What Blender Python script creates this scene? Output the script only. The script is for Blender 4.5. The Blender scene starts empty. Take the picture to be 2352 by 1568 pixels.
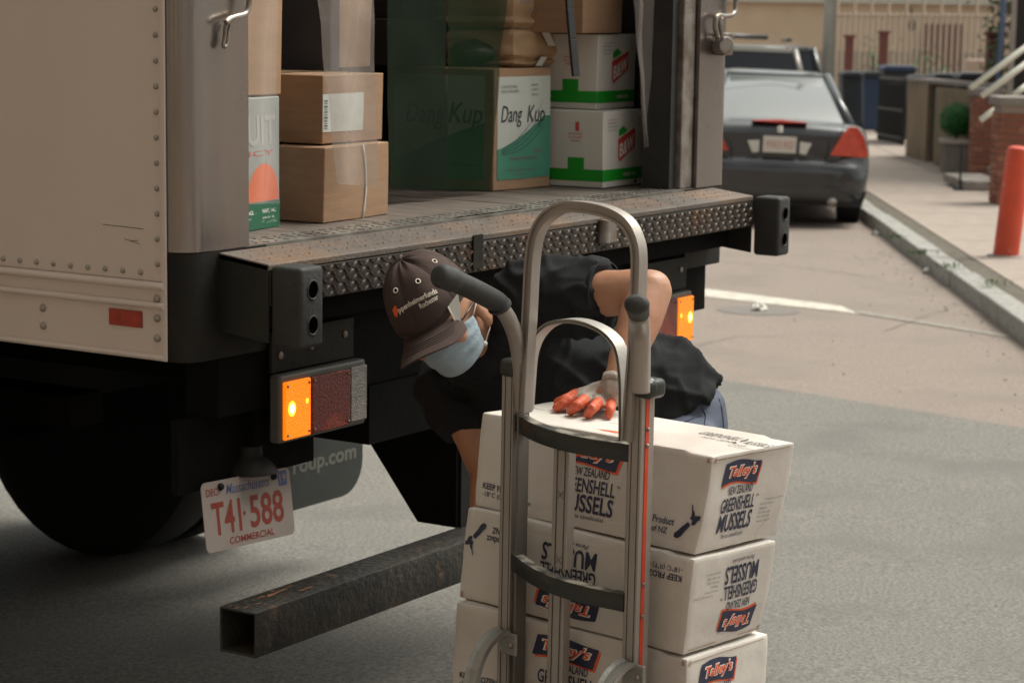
import bpy, bmesh, math, random
import numpy as np
from mathutils import Vector, Matrix, noise
random.seed(7)
S = bpy.context.scene
COL = S.collection
R = math.radians

# ------------------------------------------------------------------ camera
F_PX = 5227.117            # focal length in units of a 2352 px wide picture
CAM = Vector((-3.58436, -3.05743, 1.78))
PI_, RO_, YA_ = R(8.47917), R(0.81173), R(57.72456)
fw = Vector((math.sin(YA_)*math.cos(PI_), math.cos(YA_)*math.cos(PI_), -math.sin(PI_)))
rt0 = Vector((math.cos(YA_), -math.sin(YA_), 0))
up0 = rt0.cross(fw)
RT = math.cos(RO_)*rt0 + math.sin(RO_)*up0
UP = math.cos(RO_)*up0 - math.sin(RO_)*rt0
cd = bpy.data.cameras.new('camera'); cam = bpy.data.objects.new('camera', cd); COL.objects.link(cam)
cam.matrix_world = Matrix(((RT.x, UP.x, -fw.x, CAM.x), (RT.y, UP.y, -fw.y, CAM.y), (RT.z, UP.z, -fw.z, CAM.z), (0, 0, 0, 1)))
cd.sensor_width = 36; cd.lens = F_PX/2352*36; cd.clip_end = 600; cd.clip_start = .05
cd.dof.use_dof = True; cd.dof.focus_distance = 4.55; cd.dof.aperture_fstop = 8.0
S.camera = cam

# ------------------------------------------------------------------ light
EXPOSURE = 0.84
SUN_EL, SUN_AZ = 60, 118     # azimuth measured from +Y towards +X
w = bpy.data.worlds.new('World'); S.world = w; w.use_nodes = True
nt = w.node_tree; nt.nodes.clear()
sky = nt.nodes.new('ShaderNodeTexSky'); sky.sky_type = 'NISHITA'; sky.sun_disc = False
sky.sun_elevation = R(SUN_EL); sky.sun_rotation = R(SUN_AZ); sky.air_density = 1.0; sky.dust_density = 6; sky.ozone_density = 1
hs = nt.nodes.new('ShaderNodeHueSaturation'); hs.inputs['Saturation'].default_value = 0.22
tint = nt.nodes.new('ShaderNodeMixRGB'); tint.blend_type = 'MULTIPLY'; tint.inputs[0].default_value = 1; tint.inputs[2].default_value = (.975, 1.0, .915, 1)
bg = nt.nodes.new('ShaderNodeBackground'); bg.inputs[1].default_value = 0.11
wo = nt.nodes.new('ShaderNodeOutputWorld')
nt.links.new(sky.outputs[0], hs.inputs['Color']); nt.links.new(hs.outputs[0], tint.inputs[1]); nt.links.new(tint.outputs[0], bg.inputs[0]); nt.links.new(bg.outputs[0], wo.inputs[0])
sl = bpy.data.lights.new('sun', 'SUN'); sl.energy = 1.5; sl.angle = R(30); sl.color = (1, .965, .88)
so = bpy.data.objects.new('sun', sl); COL.objects.link(so)
sd = Vector((math.sin(R(SUN_AZ))*math.cos(R(SUN_EL)), math.cos(R(SUN_AZ))*math.cos(R(SUN_EL)), math.sin(R(SUN_EL))))
so.rotation_euler = (-sd).to_track_quat('-Z', 'Y').to_euler()
S.view_settings.view_transform = 'Standard'; S.view_settings.look = 'None'; S.view_settings.exposure = EXPOSURE; S.view_settings.gamma = 1

# ------------------------------------------------------------------ measuring helpers
def P(px, py, z):
    return CAM + z*(fw + RT*((px-1176)/F_PX) + UP*((784-py)/F_PX))
def onplane(px, py, p0, n):
    d = P(px, py, 1)-CAM
    return CAM + d*((p0-CAM).dot(n)/d.dot(n))
def onax(px, py, ax, v):
    d = P(px, py, 1)-CAM
    return CAM + d*((v-CAM[ax])/d[ax])
FH = Vector((math.sin(YA_), math.cos(YA_), 0))
SL = .017
def gz(p): return -SL*((Vector((p[0], p[1], 0))-Vector((CAM.x, CAM.y, 0))).dot(FH)-4.7)
GN = (Vector((0, 0, 1))+FH*SL).normalized()
G0 = Vector((CAM.x, CAM.y, 0))+FH*4.7
def g(px, py, off=0): return onplane(px, py, G0+Vector((0, 0, off)), GN)
DK = 1.2561

# ------------------------------------------------------------------ materials
MT = {}
def mat(name, c1, c2=None, scale=6, rough=.6, metal=0, bump=0, bscale=None, detail=6, stretch=None, lo=.35, hi=.65, c3=None, s3=2, l3=(.55, .75), emit=None, es=0, alpha=1, trans=0, spec=.5, wave=None, coat=0, rvar=0):
    m = bpy.data.materials.new(name); m.use_nodes = True; MT[name] = m
    n = m.node_tree.nodes; L = m.node_tree.links; b = n['Principled BSDF']
    b.inputs['Base Color'].default_value = (*c1, 1); b.inputs['Roughness'].default_value = rough; b.inputs['Metallic'].default_value = metal
    b.inputs['Specular IOR Level'].default_value = spec; b.inputs['Alpha'].default_value = alpha; b.inputs['Transmission Weight'].default_value = trans; b.inputs['Coat Weight'].default_value = coat
    tc = n.new('ShaderNodeTexCoord'); mp = n.new('ShaderNodeMapping'); L.new(tc.outputs['Object'], mp.inputs[0])
    if stretch: mp.inputs['Scale'].default_value = stretch
    def nz(sc, d=detail):
        t = n.new('ShaderNodeTexNoise'); t.inputs['Scale'].default_value = sc; t.inputs['Detail'].default_value = d; L.new(mp.outputs[0], t.inputs[0]); return t
    def rmp(src, a, bb):
        r = n.new('ShaderNodeMapRange'); r.inputs[1].default_value = a; r.inputs[2].default_value = bb; L.new(src, r.inputs[0]); return r.outputs[0]
    out = None
    if c2:
        t = nz(scale); mx = n.new('ShaderNodeMixRGB'); mx.inputs[1].default_value = (*c1, 1); mx.inputs[2].default_value = (*c2, 1)
        L.new(rmp(t.outputs[0], lo, hi), mx.inputs[0]); out = mx.outputs[0]
        if rvar:
            r = n.new('ShaderNodeMapRange'); r.inputs[1].default_value = .3; r.inputs[2].default_value = .7; r.inputs[3].default_value = rough-rvar; r.inputs[4].default_value = rough+rvar
            L.new(t.outputs[0], r.inputs[0]); L.new(r.outputs[0], b.inputs['Roughness'])
    if wave:
        t = n.new('ShaderNodeTexWave'); t.inputs['Scale'].default_value = wave[0]; t.bands_direction = wave[1]; t.inputs['Distortion'].default_value = wave[2]; L.new(mp.outputs[0], t.inputs[0])
        mx = n.new('ShaderNodeMixRGB'); mx.blend_type = 'MULTIPLY'; mx.inputs[0].default_value = wave[3]
        L.new(out, mx.inputs[1]) if out else None
        if not out: mx.inputs[1].default_value = (*c1, 1)
        L.new(t.outputs[0], mx.inputs[2]); out = mx.outputs[0]
    if c3:
        t = nz(s3); mx = n.new('ShaderNodeMixRGB'); mx.inputs[2].default_value = (*c3, 1)
        if out: L.new(out, mx.inputs[1])
        else: mx.inputs[1].default_value = (*c1, 1)
        L.new(rmp(t.outputs[0], *l3), mx.inputs[0]); out = mx.outputs[0]
    if out: L.new(out, b.inputs['Base Color'])
    if bump:
        t = nz(bscale or scale*6); bp = n.new('ShaderNodeBump'); bp.inputs['Strength'].default_value = bump; bp.inputs['Distance'].default_value = .01; L.new(t.outputs[0], bp.inputs['Height']); L.new(bp.outputs[0], b.inputs['Normal'])
    if emit:
        b.inputs['Emission Color'].default_value = (*emit, 1); b.inputs['Emission Strength'].default_value = es
    return m
mat('asphalt_old', (.275, .222, .19), (.185, .148, .126), 75, .9, bump=.5, bscale=260, c3=(.205, .165, .14), s3=1.5, l3=(.5, .7))
mat('asphalt_new', (.225, .21, .19), (.115, .106, .095), 85, .88, bump=.55, bscale=320, c3=(.125, .115, .103), s3=1.6, l3=(.52, .78))
mat('road_paint', (.50, .46, .40), (.30, .26, .22), 14, .8, bump=.2, lo=.5, hi=.75)
mat('road_paint_worn', (.25, .225, .195), (.18, .155, .135), 20, .85, lo=.45, hi=.6)
mat('manhole_iron', (.13, .112, .10), (.17, .145, .13), 30, .7)
mat('sidewalk', (.33, .27, .23), (.27, .22, .19), 5, .9, bump=.3, bscale=200, c3=(.23, .19, .16), s3=.7)
mat('dirt', (.12, .10, .075), (.07, .06, .045), 12, .95)
mat('granite', (.34, .33, .31), (.22, .21, .19), 30, .8, bump=.4, c3=(.16, .15, .13), s3=4)
mat('moss', (.04, .09, .02), (.07, .13, .03), 30, .9)
mat('litter_grit', (.30, .26, .22), (.15, .13, .11), 90, .9)
mat('litter', (.6, .58, .54), (.4, .38, .35), 30, .7)
mat('panel_paint', (.59, .495, .44), (.555, .46, .41), 2.2, .45, bump=.10, bscale=4, stretch=(1, 1, .45), c3=(.50, .42, .36), s3=2.4, l3=(.5, .72))
mat('rivet_metal', (.34, .30, .265), (.26, .225, .195), 40, .4, .3)
mat('panel_scratch', (.10, .085, .07), rough=.6)
mat('steel_post', (.34, .31, .295), (.24, .205, .19), 3, .24, .85, bump=.05, bscale=60, stretch=(1, 1, .25), c3=(.36, .27, .215), s3=2.5, l3=(.5, .75), rvar=.08)
mat('steel_worn', (.30, .27, .25), (.16, .12, .095), 18, .45, .6, bump=.2)
mat('black_frame', (.011, .011, .010), (.018, .015, .012), 10, .6, bump=.15, bscale=50, c3=(.03, .02, .013), s3=5, l3=(.6, .8), spec=.2)
mat('chassis_black', (.004, .004, .0035), (.007, .006, .005), 8, .8, bump=.2, spec=.08)
mat('bumper_side', (.014, .015, .0135), (.024, .022, .019), 6, .5, bump=.15, bscale=40, c3=(.045, .03, .02), s3=7, l3=(.62, .8), spec=.3)
mat('diamond_steel', (.062, .052, .046), (.036, .034, .034), 9, .42, .45, bump=.15, bscale=90, c3=(.15, .075, .04), s3=7, l3=(.58, .74))
mat('tread_edge', (.18, .14, .115), (.11, .085, .07), 14, .4, .5, c3=(.20, .095, .05), s3=7, l3=(.55, .72))
mat('bumper_top', (.115, .09, .075), (.075, .06, .05), 6, .6, .1, bump=.3, bscale=150, c3=(.155, .095, .06), s3=4.5, l3=(.52, .72))
mat('threshold_alu', (.30, .285, .26), (.15, .13, .115), 12, .42, .6, bump=.1, c3=(.19, .15, .12), s3=5)
mat('floor_wood', (.155, .12, .10), (.075, .06, .05), 9, .6, bump=.2, stretch=(9, .6, 1), c3=(.24, .195, .165), s3=11, l3=(.55, .7))
mat('rubber', (.030, .030, .029), (.040, .039, .037), 12, .65, bump=.2, bscale=90, spec=.3)
mat('hole_black', (.001, .001, .001), rough=1, spec=0)
mat('rust_bar', (.040, .036, .031), (.022, .02, .018), 11, .5, .2, bump=.5, bscale=55, c3=(.085, .058, .04), s3=26, l3=(.57, .72), rvar=.12)
mat('rust', (.22, .09, .035), (.12, .06, .03), 20, .8)
mat('reflector_red', (.42, .035, .012), (.30, .025, .01), 60, .35, wave=(60, 'DIAGONAL', 0, .25))
mat('bolt_steel', (.30, .25, .22), (.2, .16, .13), 20, .45, .5)
mat('chrome_rod', (.45, .42, .38), (.22, .18, .15), 25, .35, .8)
mat('cardboard', (.34, .205, .122), (.30, .18, .105), 12, .8, bump=.12, bscale=60, stretch=(1, 1, 6), c3=(.27, .16, .09), s3=3)
mat('shaded_card', (.045, .032, .022), (.03, .022, .016), 8, .8)  # cardboard with the cargo space's shade put into its colour
mat('cardboard_pale', (.46, .28, .165), (.41, .25, .145), 6, .8, bump=.1, bscale=60, stretch=(1, 1, 6))
mat('clear_tape', (.75, .72, .68), rough=.15, alpha=.16, spec=.9, bump=.6, bscale=40)
mat('brown_tape', (.30, .20, .12), rough=.2, spec=.7)
mat('tape_white', (.62, .60, .56), rough=.35)
mat('label_paper', (.60, .62, .58), (.52, .54, .5), 30, .6)
mat('ink', (.03, .03, .04), rough=.6)
mat('ink_soft', (.16, .15, .15), rough=.7)
mat('ink_navy', (.018, .022, .055), (.03, .035, .07), 60, .55)
mat('ink_orange', (.70, .10, .03), rough=.55)
mat('ink_white', (.78, .72, .66), rough=.6)
mat('ink_red', (.55, .06, .045), rough=.6)
mat('ink_green', (.01, .30, .02), rough=.55)
mat('white_card', (.62, .575, .53), (.56, .515, .47), 5, .6, bump=.22, bscale=16, c3=(.48, .41, .365), s3=3.1, l3=(.5, .7))
mat('card_edge', (.36, .25, .17), rough=.8)
mat('produce_card', (.66, .63, .59), (.60, .57, .53), 4, .6, bump=.05, bscale=30)
mat('dang_card', (.52, .54, .50), (.47, .49, .45), 5, .55)
mat('dang_green', (.06, .25, .17), (.05, .21, .14), 8, .5)
mat('dang_dark', (.03, .08, .05), rough=.6)
mat('orange_card_grey', (.35, .37, .36), (.3, .32, .31), 8, .6)
mat('orange_print', (.85, .16, .04), (.8, .12, .03), 8, .5)
mat('green_print', (.02, .13, .07), rough=.5)
mat('faded_print', (.42, .42, .40), rough=.6)
mat('kraft', (.42, .27, .15), (.34, .215, .12), 9, .75, bump=.5, bscale=14)
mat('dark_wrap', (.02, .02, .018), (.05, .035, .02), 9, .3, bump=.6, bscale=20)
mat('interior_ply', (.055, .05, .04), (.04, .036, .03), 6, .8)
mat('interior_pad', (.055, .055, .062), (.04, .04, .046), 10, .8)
mat('black_strap', (.012, .012, .012), rough=.6, bump=.2)
mat('alu', (.36, .32, .29), (.29, .255, .23), 8, .42, .35, bump=.12, bscale=130, stretch=(1, 1, .15), rvar=.07)
mat('alu_bright', (.47, .44, .41), (.38, .35, .32), 10, .38, .35, bump=.08, bscale=120, rvar=.06)
mat('alu_cast', (.33, .32, .29), (.22, .205, .185), 14, .45, .35, bump=.25, bscale=70)
mat('alu_dark', (.16, .145, .13), (.12, .11, .10), 8, .5, .3)
mat('alu_groove', (.07, .06, .05), rough=.6)
mat('black_plastic', (.016, .017, .016), (.026, .026, .024), 10, .35, bump=.1)
mat('crossbar_top', (.25, .22, .18), (.04, .04, .035), 26, .5, lo=.42, hi=.56)
mat('grip', (.028, .029, .028), (.04, .04, .038), 60, .68, bump=.12, bscale=300, spec=.4)
mat('red_strip', (.62, .06, .02), (.5, .05, .018), 20, .45)
mat('amber_lens', (.85, .22, .01), rough=.25, emit=(1, .20, .0), es=.55, bump=.6, bscale=260)
mat('amber_hot', (1, .55, .1), rough=.2, emit=(1, .62, .10), es=6)
mat('amber_mid', (1, .45, .05), rough=.2, emit=(1, .38, .02), es=1.7)
mat('red_lens', (.13, .012, .006), (.24, .03, .01), 12, .22, bump=.5, bscale=260, lo=.5, hi=.62)
mat('clear_lens', (.28, .25, .23), (.2, .18, .165), 60, .25, bump=.6, bscale=260)
mat('lamp_housing', (.12, .11, .10), (.09, .085, .075), 10, .5)
mat('plate_white', (.30, .25, .225), (.26, .215, .19), 7, .45)
mat('plate_red', (.22, .03, .018), rough=.5)
mat('plate_blue', (.06, .085, .20), rough=.5)
mat('flap', (.022, .026, .022), (.03, .034, .03), 8, .6)
mat('flap_text', (.13, .13, .11), rough=.6)
mat('skin', (.43, .225, .14), (.37, .18, .11), 9, .5, bump=.1, bscale=90, c3=(.46, .21, .13), s3=5)
mat('shirt', (.0125, .013, .0142), (.020, .021, .0235), 5, .9, bump=.25, bscale=420, spec=.2)
mat('jeans', (.10, .115, .165), (.07, .082, .12), 16, .85, bump=.35, bscale=300, c3=(.14, .16, .21), s3=5)
mat('jeans_stitch', (.04, .045, .06), rough=.9)
mat('shoe', (.03, .03, .03), rough=.6)
mat('cap_cloth', (.070, .047, .042), (.054, .036, .032), 10, .9, bump=.2, bscale=420, c3=(.088, .06, .053), s3=6, spec=.2)
mat('cap_seam', (.024, .017, .015), rough=.9)
mat('thread', (.62, .56, .48), rough=.7)
mat('mask_blue', (.33, .41, .47), (.29, .365, .425), 20, .85, bump=.2, bscale=120)
mat('mask_white', (.60, .60, .57), rough=.8)
mat('hair', (.012, .010, .009), rough=.6)
mat('glass_frame', (.015, .015, .02), rough=.3)
mat('lens', (.5, .5, .5), rough=.1, alpha=.3)
mat('glove_knit', (.46, .39, .34), (.34, .285, .245), 60, .9, bump=.6, bscale=350)
mat('glove_orange', (.66, .125, .055), (.52, .09, .04), 30, .55, bump=.4, bscale=120)
mat('car_paint', (.05, .052, .056), (.046, .048, .052), 3, .28, .5, coat=.6)
mat('car_dark', (.012, .012, .012), rough=.6)
mat('suv_paint', (.22, .20, .175), rough=.28, metal=.3, coat=.5)
mat('black_paint', (.03, .03, .034), rough=.3, coat=.5)
mat('car_glass', (.085, .09, .09), rough=.08, spec=1.0, coat=1)
mat('plate_pink', (.50, .22, .17), rough=.6)
mat('dark_glass', (.012, .014, .02), rough=.12, spec=.5)
mat('tail_red', (.62, .05, .015), (.5, .03, .01), 20, .25, coat=.6)
mat('tail_clear', (.62, .60, .55), rough=.25)
mat('car_plate', (.60, .55, .50), rough=.5)
mat('tyre', (.008, .008, .008), rough=.85)
mat('yellow_wall', (.80, .60, .43), (.72, .53, .37), 1.2, .9, c3=(.48, .35, .22), s3=.5)
mat('wall_base', (.50, .38, .30), (.44, .33, .26), 2, .9)
mat('pale_trim', (.62, .57, .50), rough=.7)
mat('brick', (.28, .10, .06), (.21, .075, .048), 9, .9, bump=.3)
mat('brick_b', (.36, .15, .09), (.28, .11, .07), 9, .9)
mat('mortar', (.33, .27, .23), rough=.95)
mat('stucco_tan', (.27, .20, .13), (.22, .165, .105), 3, .9, c3=(.17, .13, .085), s3=1.5)
mat('stone_grey', (.28, .245, .22), (.20, .175, .155), 5, .9, bump=.4)
mat('stone_pale', (.50, .43, .38), (.4, .34, .3), 6, .9)
mat('bin_dark', (.014, .018, .022), (.02, .026, .035), 4, .5)
mat('bin_blue', (.018, .04, .085), rough=.5)
mat('iron_black', (.015, .015, .014), rough=.5)
mat('iron_pale', (.50, .40, .32), rough=.6)
mat('post_red', (.16, .06, .05), rough=.8)
mat('rail_white', (.85, .83, .72), rough=.5)
mat('pipe_blue', (.08, .11, .19), rough=.6)
mat('lamp_grey', (.58, .58, .52), (.52, .52, .47), 6, .8, spec=.2)
mat('bollard_red', (.60, .07, .025), (.48, .055, .025), 5, .45, c3=(.62, .36, .28), s3=8, l3=(.66, .74))
mat('door_dark', (.025, .02, .017), rough=.6)
mat('leaf', (.010, .11, .014), (.02, .16, .02), 20, .6)
mat('shrub_leaf', (.07, .075, .03), (.11, .10, .045), 20, .7)
mat('leaf_b', (.03, .14, .03), rough=.6)
mat('curtain', (.50, .45, .43), rough=.22, alpha=.30, spec=.6, bump=.35, bscale=9)
mat('shade_strip', (.012, .020, .012), rough=.6, alpha=.88, spec=.05, bump=.3, bscale=8)  # tint of the added strips that stand in for shade
mat('shade_strip_thin', (.012, .028, .014), rough=.6, alpha=.66, spec=.05, bump=.3, bscale=8)
mat('curtain_dense', (.42, .36, .33), rough=.3, alpha=.42, spec=.6, bump=.5, bscale=14)

# ------------------------------------------------------------------ building helpers
def tag(o, label=None, cat=None, group=None, kind=None):
    if label: o['label'] = label
    if cat: o['category'] = cat
    if group: o['group'] = group
    if kind: o['kind'] = kind
    return o
def empty(name, loc, label=None, cat=None, group=None):
    o = bpy.data.objects.new(name, None); COL.objects.link(o); o.location = loc; o.empty_display_size = .1
    bpy.context.view_layer.update()
    return tag(o, label, cat, group)
def put(name, me, m, parent=None, smooth=False):
    o = bpy.data.objects.new(name, me); COL.objects.link(o)
    if m is not None:
        for k in (m if isinstance(m, (list, tuple)) else [m]): me.materials.append(MT[k])
    if smooth: me.polygons.foreach_set('use_smooth', [True]*len(me.polygons))
    if parent is not None:
        o.parent = parent; o.matrix_parent_inverse = parent.matrix_world.inverted()
    return o
def world_of(o): return o.matrix_world
class MB:
    def __init__(s): s.b = bmesh.new()
    def quad(s, *pts):
        return s.b.faces.new([s.b.verts.new(p) for p in pts])
    def frame_box(s, o, a, b, c):      # origin corner and three edge vectors
        o = Vector(o); a = Vector(a); b = Vector(b); c = Vector(c)
        v = [s.b.verts.new(o+a*i+b*j+c*k) for k in (0, 1) for j in (0, 1) for i in (0, 1)]
        for f in ((0, 2, 3, 1), (4, 5, 7, 6), (0, 1, 5, 4), (2, 6, 7, 3), (0, 4, 6, 2), (1, 3, 7, 5)): s.b.faces.new([v[i] for i in f])
        return s
    def box(s, x0, x1, y0, y1, z0, z1): return s.frame_box((x0, y0, z0), (x1-x0, 0, 0), (0, y1-y0, 0), (0, 0, z1-z0))
    def prism(s, pts, ext):            # polygon and extrusion vector
        ext = Vector(ext); a = [s.b.verts.new(p) for p in pts]; c = [s.b.verts.new(Vector(p)+ext) for p in pts]
        n = len(a); s.b.faces.new(a[::-1]); s.b.faces.new(c)
        for i in range(n): s.b.faces.new([a[i], a[(i+1) % n], c[(i+1) % n], c[i]])
        return s
    def ring(s, pts):
        return [s.b.verts.new(p) for p in pts]
    def loft(s, rings, closed=True, caps=True):
        R_ = [s.ring(r) for r in rings]; n = len(R_[0])
        for a, c in zip(R_, R_[1:]):
            for i in range(n if closed else n-1): s.b.faces.new([a[i], a[(i+1) % n], c[(i+1) % n], c[i]])
        if caps and closed: s.b.faces.new(R_[0][::-1]); s.b.faces.new(R_[-1])
        return s
    def tube(s, pts, rad, seg=10, caps=True, flat=None, ref=None):
        pts = [Vector(p) for p in pts]; n = len(pts)
        if not isinstance(rad, (list, tuple)): rad = [rad]*n
        rings = []; u = None
        for i, p in enumerate(pts):
            t = (pts[min(i+1, n-1)]-pts[max(i-1, 0)]).normalized()
            if u is None:
                a = Vector(ref) if ref is not None else (Vector((0, 0, 1)) if abs(t.z) < .9 else Vector((1, 0, 0)))
                u = (a-t*a.dot(t)).normalized()
            else: u = (u-t*u.dot(t)).normalized()
            v = t.cross(u)
            fa, fb = flat if flat else (1, 1)
            rings.append([p+(u*math.cos(q)*fa+v*math.sin(q)*fb)*rad[i] for q in [2*math.pi*k/seg for k in range(seg)]])
        return s.loft(rings, caps=caps)
    def sweep(s, pts, prof, nrm, caps=True):   # profile (a across in plane, c along nrm) swept along a path lying in the plane of nrm
        pts = [Vector(p) for p in pts]; n = len(pts); nrm = Vector(nrm).normalized(); rings = []
        for i, p in enumerate(pts):
            t = (pts[min(i+1, n-1)]-pts[max(i-1, 0)]).normalized(); a = t.cross(nrm).normalized()
            rings.append([p+a*x+nrm*y for x, y in prof])
        return s.loft(rings, caps=caps)
    def sphere(s, c, r, seg=12, rg=8, ax=None):
        c = Vector(c)
        if not isinstance(r, (tuple, list)): r = (r, r, r)
        A = ax or (Vector((1, 0, 0)), Vector((0, 1, 0)), Vector((0, 0, 1)))
        rings = []
        for i in range(1, rg):
            t = math.pi*i/rg
            rings.append([c+A[0]*(r[0]*math.sin(t)*math.cos(q))+A[1]*(r[1]*math.sin(t)*math.sin(q))+A[2]*(-r[2]*math.cos(t)) for q in [2*math.pi*k/seg for k in range(seg)]])
        R_ = [s.ring(q) for q in rings]
        for a, b_ in zip(R_, R_[1:]):
            for i in range(seg): s.b.faces.new([a[i], a[(i+1) % seg], b_[(i+1) % seg], b_[i]])
        lo = s.b.verts.new(c-A[2]*r[2]); hi = s.b.verts.new(c+A[2]*r[2])
        for i in range(seg): s.b.faces.new([lo, R_[0][(i+1) % seg], R_[0][i]]); s.b.faces.new([hi, R_[-1][i], R_[-1][(i+1) % seg]])
        return s
    def capsule(s, a, b_, r1, r2, seg=14):
        a = Vector(a); b_ = Vector(b_); s.sphere(a, r1, seg, 8); s.sphere(b_, r2, seg, 8); s.tube([a, b_], [r1, r2], seg); return s
    def mesh(s, name, bev=0, bseg=2, recalc=True):
        if recalc: bmesh.ops.recalc_face_normals(s.b, faces=s.b.faces)
        if bev:
            es = [e for e in s.b.edges if len(e.link_faces) == 2 and e.calc_face_angle(0) > .5]
            bmesh.ops.bevel(s.b, geom=es, offset=bev, segments=bseg, affect='EDGES', profile=.5, clamp_overlap=True)
        me = bpy.data.meshes.new(name); s.b.to_mesh(me); s.b.free(); return me
    def build(s, name, m, parent=None, bev=0, smooth=False, bseg=2, auto=False, recalc=True):
        me = s.mesh(name, bev, bseg, recalc); o = put(name, me, m, parent, smooth)
        if auto: shade(me)
        return o
def shade(me, ang=.6):
    me.polygons.foreach_set('use_smooth', [True]*len(me.polygons))
    try: me.set_sharp_from_angle(angle=ang)
    except Exception: pass
def remesh(name, mb, m, parent, vox=.008, sm=4, fn=None, dec=None):
    bmesh.ops.recalc_face_normals(mb.b, faces=mb.b.faces)
    me = bpy.data.meshes.new('tmp'); mb.b.to_mesh(me); mb.b.free()
    o = bpy.data.objects.new('tmp', me); COL.objects.link(o)
    r = o.modifiers.new('r', 'REMESH'); r.mode = 'VOXEL'; r.voxel_size = vox
    if sm: q = o.modifiers.new('s', 'SMOOTH'); q.iterations = sm; q.factor = .5
    dg = bpy.context.evaluated_depsgraph_get(); me2 = bpy.data.meshes.new_from_object(o.evaluated_get(dg))
    bpy.data.objects.remove(o); bpy.data.meshes.remove(me)
    me2.name = name
    if fn:
        co = np.empty(len(me2.vertices)*3); me2.vertices.foreach_get('co', co); co = co.reshape(-1, 3)
        no = np.array([v.normal[:] for v in me2.vertices])
        d = np.array([fn(Vector(c), Vector(n_)) for c, n_ in zip(co, no)])
        co += no*d[:, None]; me2.vertices.foreach_set('co', co.ravel()); me2.update()
    me2.materials.clear()
    return put(name, me2, m, parent, True)
# flat lettering: a font outline turned to a mesh, then laid on a surface point by point
TX = {}
def text_geo(txt, bold=0., shear=0.):
    k = (txt, bold, shear)
    if k in TX: return TX[k]
    c = bpy.data.curves.new('t', 'FONT'); c.body = txt; c.size = 1; c.offset = bold; c.shear = shear; c.resolution_u = 3; c.align_x = 'CENTER'
    o = bpy.data.objects.new('t', c); COL.objects.link(o)
    dg = bpy.context.evaluated_depsgraph_get(); me = bpy.data.meshes.new_from_object(o.evaluated_get(dg))
    v = [tuple(x.co[:2]) for x in me.vertices]; f = [tuple(p.vertices) for p in me.polygons]
    bpy.data.objects.remove(o); bpy.data.curves.remove(c); bpy.data.meshes.remove(me)
    xs = [a[0] for a in v]; ys = [a[1] for a in v]; x0, x1, y0, y1 = min(xs), max(xs), min(ys), max(ys)
    TX[k] = (v, f, x0, x1, y0, y1); return TX[k]
def lay(name, surf, items, m, parent, rot=False, sub=0):
    """items: (text or polygon, cx, cy, width, height, bold, shear); surf(x, y) gives the 3D point"""
    bm = bmesh.new()
    for it in items:
        if isinstance(it[0], str):
            t, cx, cy, wd, ht = it[:5]; bold = it[5] if len(it) > 5 else 0; sh = it[6] if len(it) > 6 else 0
            v, f, x0, x1, y0, y1 = text_geo(t, bold, sh)
            cap = text_geo('H')[5] if ht < 0 else None
            for_y = (lambda y: cy+(y)*(-ht)/cap) if ht < 0 else (lambda y: cy+((y-y0)/(y1-y0)-.5)*ht)
            pts = [(cx+((x-x0)/(x1-x0)-.5)*wd, for_y(y)) for x, y in v]
        else:
            pts = list(it[0]); f = [tuple(range(len(pts)))]
        vs = [bm.verts.new((x, y, 0)) for x, y in pts]
        for q in f:
            try: bm.faces.new([vs[i] for i in q])
            except ValueError: pass
    if sub:
        bmesh.ops.triangulate(bm, faces=bm.faces)
        bmesh.ops.subdivide_edges(bm, edges=[e for e in bm.edges if e.calc_length() > sub], cuts=2, use_grid_fill=False)
    for v in bm.verts:
        x, y = v.co.x, v.co.y
        if rot: x, y = -x, -y
        v.co = surf(x, y)
    me = bpy.data.meshes.new(name); bm.to_mesh(me); bm.free()
    return put(name, me, m, parent)
def flat(o, ax, ay, off=0.0012):
    o = Vector(o); ax = Vector(ax).normalized(); ay = Vector(ay).normalized(); n = ax.cross(ay)*off
    return lambda x, y: o+ax*x+ay*y+n
def dup(o, parent=None):
    c = o.copy(); COL.objects.link(c)
    if parent is not None: c.parent = parent
    for ch in list(o.children): dup(ch, c)
    return c
def nz(p, s): return noise.noise(Vector(p)*s)

# ================================================================== SETTING
def sheet(name, pts, m, off, kind='structure'):
    b = MB(); b.quad(*[Vector((p[0], p[1], gz(p)+off)) for p in pts]); o = b.build(name, m, recalc=False)
    return tag(o, kind=kind)
HS = YA_+R(2.9)
DS = Vector((math.sin(HS), math.cos(HS), 0)); RS_ = Vector((math.cos(HS), -math.sin(HS), 0))
c0 = Vector((CAM.x, CAM.y, 0))
def W(a, b): return c0+DS*a+RS_*b            # along the street, right of the camera
sheet('ground', [W(-150, -200), W(-150, 250), W(350, 250), W(350, -200)], 'asphalt_old', 0)
# newer asphalt, nearer than a straight seam
s1, s2 = g(1690, 878), g(2352, 985); sdv = (s2-s1).normalized(); n_ = Vector((sdv.y, -sdv.x, 0)); n_ = n_ if n_.dot(DS) < 0 else -n_
A, B_ = s1-sdv*3.2, s1+sdv*5.2
sheet('road_surface', [A, A+n_*3.0-sdv*6, B_+n_*16, B_], 'asphalt_new', .004)
def strip(name, top, bot, m, off):
    b = MB(); b.quad(*[g(*p)+Vector((0, 0, off)) for p in (*bot, *top[::-1])]); return b.build(name, m, recalc=True)
o = strip('stop_line', [(1380, 634), (1930, 703)], [(1380, 655), (1975, 722)], 'road_paint', .004); tag(o, kind='structure')
o = strip('worn_line', [(1960, 712), (2340, 774)], [(1975, 722), (2345, 781)], 'road_paint_worn', .0045); tag(o, kind='structure')
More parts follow.
